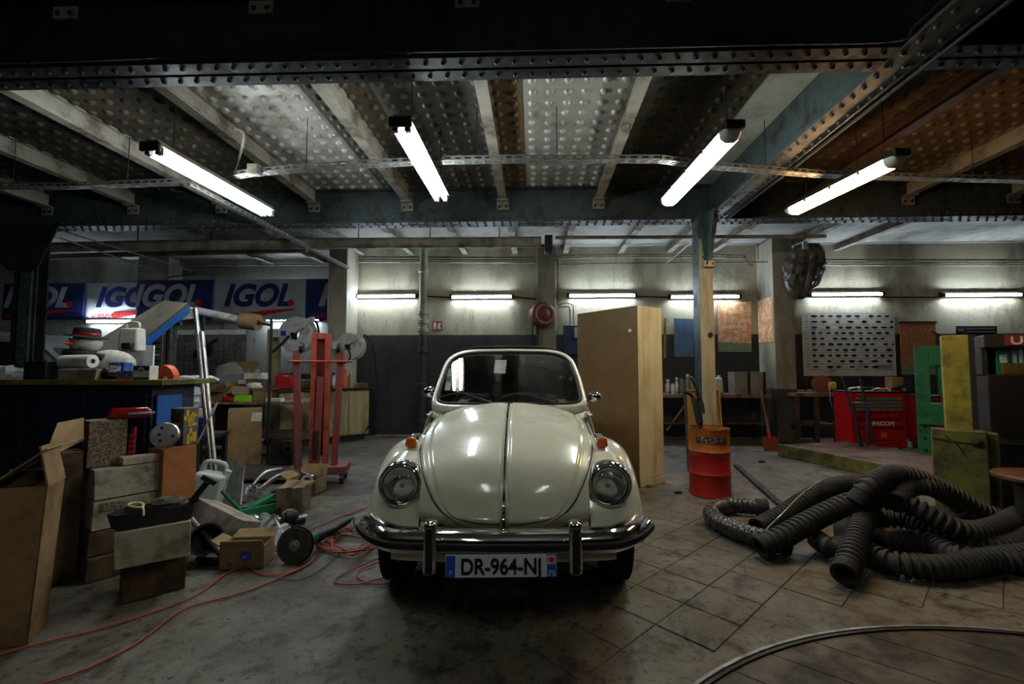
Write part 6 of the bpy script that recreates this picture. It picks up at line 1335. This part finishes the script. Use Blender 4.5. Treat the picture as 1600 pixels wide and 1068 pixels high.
# bagged fan on the pillar
bf_ = thing('bagged_fan', 'wall fan wrapped in crumpled grey plastic hanging on the wall pillar', 'fan', P(1256, 425, 8.05))
M_bag = mat('grey_plastic_bag', (92,88,84), .22, 0, (50,46,42), .5, 3, .8, 12)
rs = random.Random(9); mb = MB(); bj = {(i, j): rs.uniform(-.10, .10) for i in range(41) for j in range(17)}
def bagf(a, b):
    th = 2*pi*a; z = .48-.95*b; r = .36*sin(pi*min(1, .12+.86*b))**.6*(1-.25*b); f2 = 1+.07*sin(5*th+2*b)+.05*sin(11*th-3*b)+.03*sin(23*th+9*b)+bj[(int(a*40+.5) % 40, int(b*16+.5))]
    return V((r*f2*cos(th)+.16*(.5-b), r*.7*f2*sin(th), z))
mb.grid(bagf, 40, 16).build('plastic_bag', M_bag, bf_, smooth=20)
MB().box((-.05, .2, .25), (.1, .3, .1)).build('wall_bracket', M_dkmetal, bf_); MB().box((-.08, -.2, .42), (.08, .04, .12)).build('tag', M_white, bf_)
# ================================================================ RED TOOL CHESTS
def chest(label, x, y, wd, dp, z0, z1, lettering=True):
    t = thing('tool_chest', label, 'tool chest', (x, y, 0), group='red tool chests')
    h = z1-z0; MB().bb((0, .01, z0), (wd, dp, z1)).build('body', M_red, t, smooth=0, bevel=.008); MB().bb((-.01, -.01, z1), (wd+.01, dp+.01, z1+.02)).build('top', M_black, t, smooth=0, bevel=.006)
    zz = z1-.07
    for k in range(4): MB().bb((.07, -.012, zz-.05), (wd-.07, .01, zz-.004)).build('drawer', M_galv, t, smooth=0, bevel=.004); zz -= .055
    for k, hh in enumerate((.12, .13, .2)):
        zz2 = zz-hh; d_ = MB().bb((.07, -.006, zz2+.006), (wd-.07, .012, zz-.004)).build('drawer', M_red, t, smooth=0, bevel=.004); MB().bb((.075, -.012, zz-.02), (wd-.075, -.004, zz-.008)).build('drawer_lip', M_dkmetal, d_, smooth=0)
        if k == 1 and lettering: text('FACOM', .085, (wd*.56, -.014, zz2+.035), (1,0,0), (0,0,1), M_paper, 'lettering', d_, bold=.003, align='CENTER', sx=1.1); MB().box((wd*.36, -.01, zz2+.06), (.05, .004, .06)).build('emblem', M_paper, d_)
        zz = zz2
    MB().box((wd*.56, -.01, zz+.02+.06), (.09, .006, .09)).build('orange_sticker', M_orange, t); MB().box((.13, -.0, z1-.03), (.08, .006, .03)).build('yellow_sticker', M_yel, t)
    for sx in (.06, wd-.06):
        for sy in (.06, dp-.06): MB().cyl((sx-.02, sy, .04), (sx+.02, sy, .04), .04, n=14).bb((sx-.03, sy-.03, .07), (sx+.03, sy+.03, z0)).build('caster', M_galv, t)
    return t
a = P(1333, 690, 7.35); b = P(1419, 690, 7.35); t1 = chest('red tool chest with silver drawers and FACOM lettering under the chart', a.x, 7.35, b.x-a.x, .42, .09, P(1370, 613, 7.35).z)
a = P(1452, 690, 7.6); b = P(1540, 690, 7.6); t2 = chest('second red tool chest mostly hidden behind the green press', a.x, 7.6, b.x-a.x, .42, .09, P(1470, 620, 7.6).z, False)
zt1 = P(1370, 613, 7.35).z+.02
rs = random.Random(8); nm = ['long chrome socket wrench on the red chest', 'silver torque bar on the red chest', 'dark pliers on the red chest', 'chrome tube on the red chest', 'steel bracket on the red chest', 'orange screwdriver on the red chest', 'dark adaptor on the red chest', 'steel cup on the red chest']
for k in range(8):
    p = V((t1.location.x+.08+.1*k, 7.35+.1+rs.uniform(0, .2), zt1)); t = thing('hand_tool', nm[k], 'tool', p, rs.uniform(-50, 50)); MB().cyl((-.1, 0, .02), (.1, 0, .02+rs.uniform(0, .06)), .018).build('shank', M_orange if k == 5 else [M_alu, M_dkmetal][k % 2], t); MB().cyl((.1, -.03, .025), (.1, .03, .025), .024).build('head', M_galv, t)
carton('carton', 'worn brown box open on top beside the tool chest', V((P(1398, 600, 7.45).x, 7.5, zt1)), V((P(1416, 600, 7.45).x, 7.5, zt1)), .15, .22, M_card, flip=1)
cr2 = thing('floor_creeper', 'dark folding trestle leaning against the red tool chest', 'trestle', H(1352, 704)); o = cr2.location
for a, b in (((1316, 588, 7.15), (1352, 700, 7.05)), ((1343, 590, 7.15), (1373, 703, 7.05)), ((1332, 629, 7.1), (1346, 698, 7.0)), ((1356, 630, 7.1), (1354, 698, 7.0))):
    q1 = P(*b); q1.z = .01 if b[1] > 690 else q1.z; MB().tube([P(*a)-o, q1-o], .016, 8).build('leg', mat('dark_blue_tube', (26,34,52), .5) if 'dark_blue_tube' not in MATS else MATS['dark_blue_tube'], cr2)
MB().tube([P(1330, 629, 7.1)-o, P(1358, 630, 7.1)-o], .012, 8).build('cross_bar', M_galv, cr2)
# ================================================================ LIFT RUNWAY, PRESS, YELLOW POST
a, b = H(1215, 711), H(1475, 769); dr_ = (b-a).normalized(); nr = V((-dr_.y, dr_.x, 0)); L = (b-a).length+.4
rw = thing('lift_runway', 'low lift platform with brown deck and yellow-green edge beam', 'platform', a, math.degrees(atan2(dr_.y, dr_.x)))
MB().bb((0, 0, 0), (L, .06, .17)).build('edge_beam', M_yeld, rw, smooth=0, bevel=.006)
M_deck = mat('brown_worn_deck', (110,82,66), .6, 0, (64,46,40), .45, 3, .15)
for k in range(5): MB().bb((.0, .062+k*.24, .11), (L, .062+k*.24+.235, .155)).build('deck_plank', M_deck, rw, smooth=0, bevel=.003)
MB().bb((0.0, 1.27, 0), (L, 1.33, .165)).build('edge_beam', M_yeld, rw, smooth=0)
gp = thing('shop_press', 'green H-frame shop press behind the yellow post', 'press', V((P(1443, 700, 6.55).x, 6.55, 0)), -34)
xl = .02; xr = xl+.72; zt3, zm, zl, zl2 = P(1443, 540, 6.55).z, P(1443, 571, 6.55).z, P(1443, 629, 6.55).z, P(1443, 662, 6.55).z
for x in (xl, xr): MB().bb((x-.07, -.06, .02), (x+.08, .06, zt3)).build('upright', M_green, gp, smooth=0, bevel=.006)
MB().bb((xl+.08, -.08, zm), (xr-.08, .08, zt3)).build('head_beam', M_green, gp, smooth=0, bevel=.008); MB().bb((xl-.07, -.1, zl2), (xr+.07, .1, zl)).build('bed', M_green, gp, smooth=0, bevel=.008)
MB().cyl((xl+.22, 0, zl+.1), (xl+.22, 0, zm), .06).build('ram', M_green, gp); MB().cyl((xl+.22, 0, zl), (xl+.22, 0, zl+.1), .04).build('ram_tip', M_redw, gp)
for k in range(3): MB().cyl((xl, -.062, .2+.16*k), (xl, -.05, .2+.16*k), .02).build('pin_hole', M_plk, gp)
for x in (xl, xr): MB().bb((x-.12, -.3, 0), (x+.12, .3, .03)).build('foot', M_green, gp, smooth=0)
MB().tube([(xl+.25, -.05, zt3), (xl+.12, -.05, zt3+.2), (xl+.35, -.05, zt3+.02)], .015, 8).build('lever', M_dkmetal, gp)
YY = 4.25
lp_ = thing('lift_post', 'yellow steel lift post rising from a wide yellow base box', 'lift post', V((P(1505, 780, YY).x, YY, 0)))
lp_.rotation_euler = (0, 0, R(-38)); za, zb2 = P(1500, 523, YY).z, P(1500, 672, YY-.1).z
MB().bb((-.088, .03, 0), (.095, .18, za)).build('post', M_yel, lp_, smooth=0, bevel=.008)
MB().bb((.095, .03, 0), (.13, .2, za)).build('inner_channel', M_black, lp_, smooth=0)
MB().bb((-.19, -.12, 0), (.165, .028, zb2)).build('base_box', M_yeld, lp_, smooth=0, bevel=.01)
MB().bb((.165, -.06, 0), (.24, .1, zb2-.02)).build('side_bracket', M_yeld, lp_, smooth=0, bevel=.006)
MB().tube([(-.185, -.128, zb2-.08), (-.05, -.13, zb2-.1), (.1, -.13, zb2-.11)], .006, 6).build('wire', M_wire, lp_); MB().tube([(-.11, -.13, zb2-.05), (-.03, -.13, zb2-.12), (.02, -.13, zb2-.22)], .004, 6).build('wire', M_wire, lp_)
MB().lathe([(.01, 0), (.035, 0), (.04, .012), (.001, .03)], (.1, -.12, zb2-.1), (0,-1,0), 12).build('bolt', M_dkmetal, lp_)
# machine cabinet at the picture edge
mc = thing('machine_cabinet', 'dark machine cabinet with red UNIC sign at the picture edge', 'machine', V((P(1534, 700, 4.5).x, 4.45, 0))); mc.rotation_euler = (0, 0, R(-32)); wd = 1.7; zc = P(1560, 523, 4.45).z; zs = P(1560, 585, 4.45).z
M_mc = mat('dark_brown_machine_paint', (32,27,23), .5, 0, (20,17,15), .5, 4)
MB().bb((.04, .05, .0), (wd, .6, zs)).build('body', M_mc, mc, smooth=0, bevel=.01); MB().bb((.02, .0, zc-.12), (wd, .6, zc)).build('header', M_mc, mc, smooth=0, bevel=.006)
MB().bb((.02, .1, zs), (.06, .6, zc-.12)).bb((.05, .56, zs), (wd, .6, zc-.12)).build('back_panel', M_mc, mc, smooth=0)
sgn = MB().bb((.16, -.012, zc-.105), (.8, 0, zc-.01)).build('red_sign', mat('dull_red_sign', (120,34,34), .5), mc, smooth=0); text('UNIC', .1, (.19, -.0145, zc-.093), (1,0,0), (0,0,1), M_paper, 'lettering', sgn, bold=.002, sx=1.25)
MB().bb((.42, .04, zs-.34), (.72, .05, zs-.02)).build('paper_notice', mat('dim_paper', (110,104,90), .8, 0, (70,64,54), .45, 14), mc, smooth=0); MB().lathe([(.03, 0), (.07, 0), (.07, .01), (.03, .01)], (.56, .05, zs-.5), (0,-1,0), 18).build('round_mark', M_white, mc)
MB().bb((.05, .02, .62), (wd, .05, .66)).build('yellow_ledge', M_yeld, mc, smooth=0)
x_ = .12; bpy.context.view_layer.update()
for k in range(7):
    wv_ = [.10, .045, .03, .04, .03, .05, .04][k]; t = thing('binder', ['green binder', 'grey binder nearest the green one', 'white binder', 'second grey binder', 'thin pale binder', 'dark blue binder', 'last white binder'][k]+' standing on the machine cabinet shelf', 'binder', mc.matrix_basis @ V((x_+wv_/2, .22, zs)), -32, group='binders on the cabinet')
    MB().box((0, 0, .13), (wv_*.95, .2, .26 if k != 0 else .28)).build('cover', [M_green, M_galv, M_white, M_galv, M_white, M_navy, M_white][k], t, smooth=0, bevel=.003); MB().box((0, -.101, .15), (wv_*.5, .003, .08)).build('spine_label', M_paper, t, smooth=0); x_ += wv_+.004
plainbox('tin_box', 'yellow-green tin box in front of the binders', 'tin', mc.matrix_basis @ V((.32, .10, zs)), (.34, .06, .11), M_yeld, -32)
rt_ = thing('round_stool', 'round brown topped stool at the picture edge', 'stool', V((P(1622, 750, 3.6).x+.06, 3.62, 0))); zt4 = P(1600, 750, 3.45).z
MB().lathe([(.001, zt4), (.27, zt4), (.285, zt4-.012), (.28, zt4-.035), (.001, zt4-.04)], (0,0,0), (0,0,1), 40).build('seat', mat('brown_stool_top', (92,62,44), .4, 0, (66,44,32), .35, 4), rt_, smooth=40); MB().lathe([(.16, zt4-.04), (.15, .05), (.2, .0)], (0,0,0), (0,0,1), 28).build('pedestal', M_dkmetal, rt_)
# ================================================================ CORRUGATED HOSES
M_hose = mat('dusty_black_corrugated_hose', (28,26,24), .6, 0, (62,54,44), .35, 6)
def hose(label, pts, r=.068, m=M_hose, pitch=.046, amp=.24, open_end=True, cuff=True):
    raw = spline([H(*p) for p in pts], 14); L = [0]
    for a, b in zip(raw, raw[1:]): L.append(L[-1]+(b-a).length)
    n = int(L[-1]/pitch)*6; path = []; j = 0
    for k in range(n+1):
        s = L[-1]*k/n
        while j < len(L)-2 and L[j+1] < s: j += 1
        f_ = (s-L[j])/max(1e-6, L[j+1]-L[j]); path.append(raw[j].lerp(raw[j+1], min(1, f_)))
    path = [V((p.x, p.y, max(p.z, r*1.02))) for p in path]
    rad = [r*(1+amp*(.5, .62, .5, -.42, -.6, -.42)[k % 6]) for k in range(n+1)]
    t = thing('exhaust_hose', label, 'hose', V((path[0].x, path[0].y, 0)), group='corrugated exhaust hoses'); o = V((path[0].x, path[0].y, 0))
    MB().tube([p-o for p in path], rad, 16, caps=False).build('corrugated_tube', m, t, smooth=32, fix=False)
    if cuff:
        for e, d in ((0, path[0]-path[6]), (-1, path[-1]-path[-7])):
            d = d.normalized(); MB().lathe([(r*.80, -.06), (r*.80, .05), (r*1.1, .05), (r*1.13, .03), (r*1.1, .0), (r*1.04, -.05), (r*.8, -.06)], path[e]-o, d, 20).build('cuff', M_rubber, t, smooth=40)
    return t
M_foil = mat('shiny_black_wrap', (44,42,40), .22, 0, (96,92,84), .3, 14, .9, 18)
hose('foil-wrapped hose end curling towards the orange drum', [(1222, 848, .085), (1160, 832, .08), (1118, 812, .08), (1114, 797, .08), (1140, 789, .08), (1190, 792, .08)], m=M_foil, amp=.08)
hose('corrugated hose with open end pointing at the car', [(1196, 851, .10), (1230, 834, .16), (1290, 802, .26), (1340, 782, .34), (1385, 776, .36), (1440, 798, .30), (1500, 828, .20), (1550, 826, .18), (1590, 806, .16)])
hose('corrugated hose with open end facing the turntable', [(1322, 890, .10), (1334, 858, .16), (1347, 815, .22), (1362, 780, .22), (1380, 762, .20)])
hose('short curled hose between the two open-ended hoses', [(1282, 846, .09), (1300, 856, .09), (1322, 846, .085), (1320, 822, .085), (1345, 800, .085)], r=.062)
hose('arched hose rising behind the foil-wrapped end', [(1188, 822, .08), (1225, 803, .12), (1262, 778, .20), (1310, 757, .26), (1350, 757, .24), (1395, 775, .14)])
hose('hose arching highest over the heap', [(1345, 778, .38), (1362, 757, .47), (1392, 741, .50), (1430, 746, .46), (1480, 768, .34), (1530, 797, .20), (1575, 815, .12)])
hose('inner hose arching beside the highest one', [(1402, 782, .36), (1420, 762, .40), (1450, 760, .40), (1480, 775, .30), (1510, 800, .18), (1540, 812, .10)], r=.062)
hose('long hose along the front of the heap', [(1352, 862, .085), (1400, 880, .085), (1470, 886, .085), (1540, 875, .085), (1640, 862, .085)])
hose('hose lying behind the long front hose', [(1370, 808, .12), (1420, 812, .14), (1470, 834, .12), (1520, 852, .10), (1570, 853, .10), (1610, 838, .10)])
hose('rear hose half hidden under the heap', [(1240, 806, .08), (1290, 792, .08), (1350, 790, .08), (1420, 800, .08), (1470, 808, .08)], r=.062)
hose('dark hose coiled at the heap centre', [(1380, 850, .08), (1420, 842, .08), (1460, 850, .08), (1500, 868, .08), (1600, 880, .08)], r=.062)
hose_t([H(1198, 826, .14), H(1225, 800, .25), H(1255, 770, .33), H(1285, 750, .33)], .006, 'thin grey rod lying over the arched hose', M_galv)
# small debris on the floor
rs = random.Random(21)
for k, (px, py, lab) in enumerate(((1190, 722, 'bent black wire scrap on the floor past the drum'), (520, 686, 'small blue scrap on the floor by the cabinet'), (1012, 760, 'pale wood chip at the foot of the cupboard'), (1060, 770, 'dark leaf of dirt on the floor by the cupboard'), (505, 716, 'yellow scrap on the floor behind the crane'))):
    o = MB().ball((0,0,.012), .035, 9, 6, (1.4, .6, .4), jit=.3).build('floor_scrap', [M_black, M_blue, M_wood, M_black, M_yel][k], smooth=20); o.location = H(px, py); tag(o, lab, 'scrap', 'scraps on the floor')
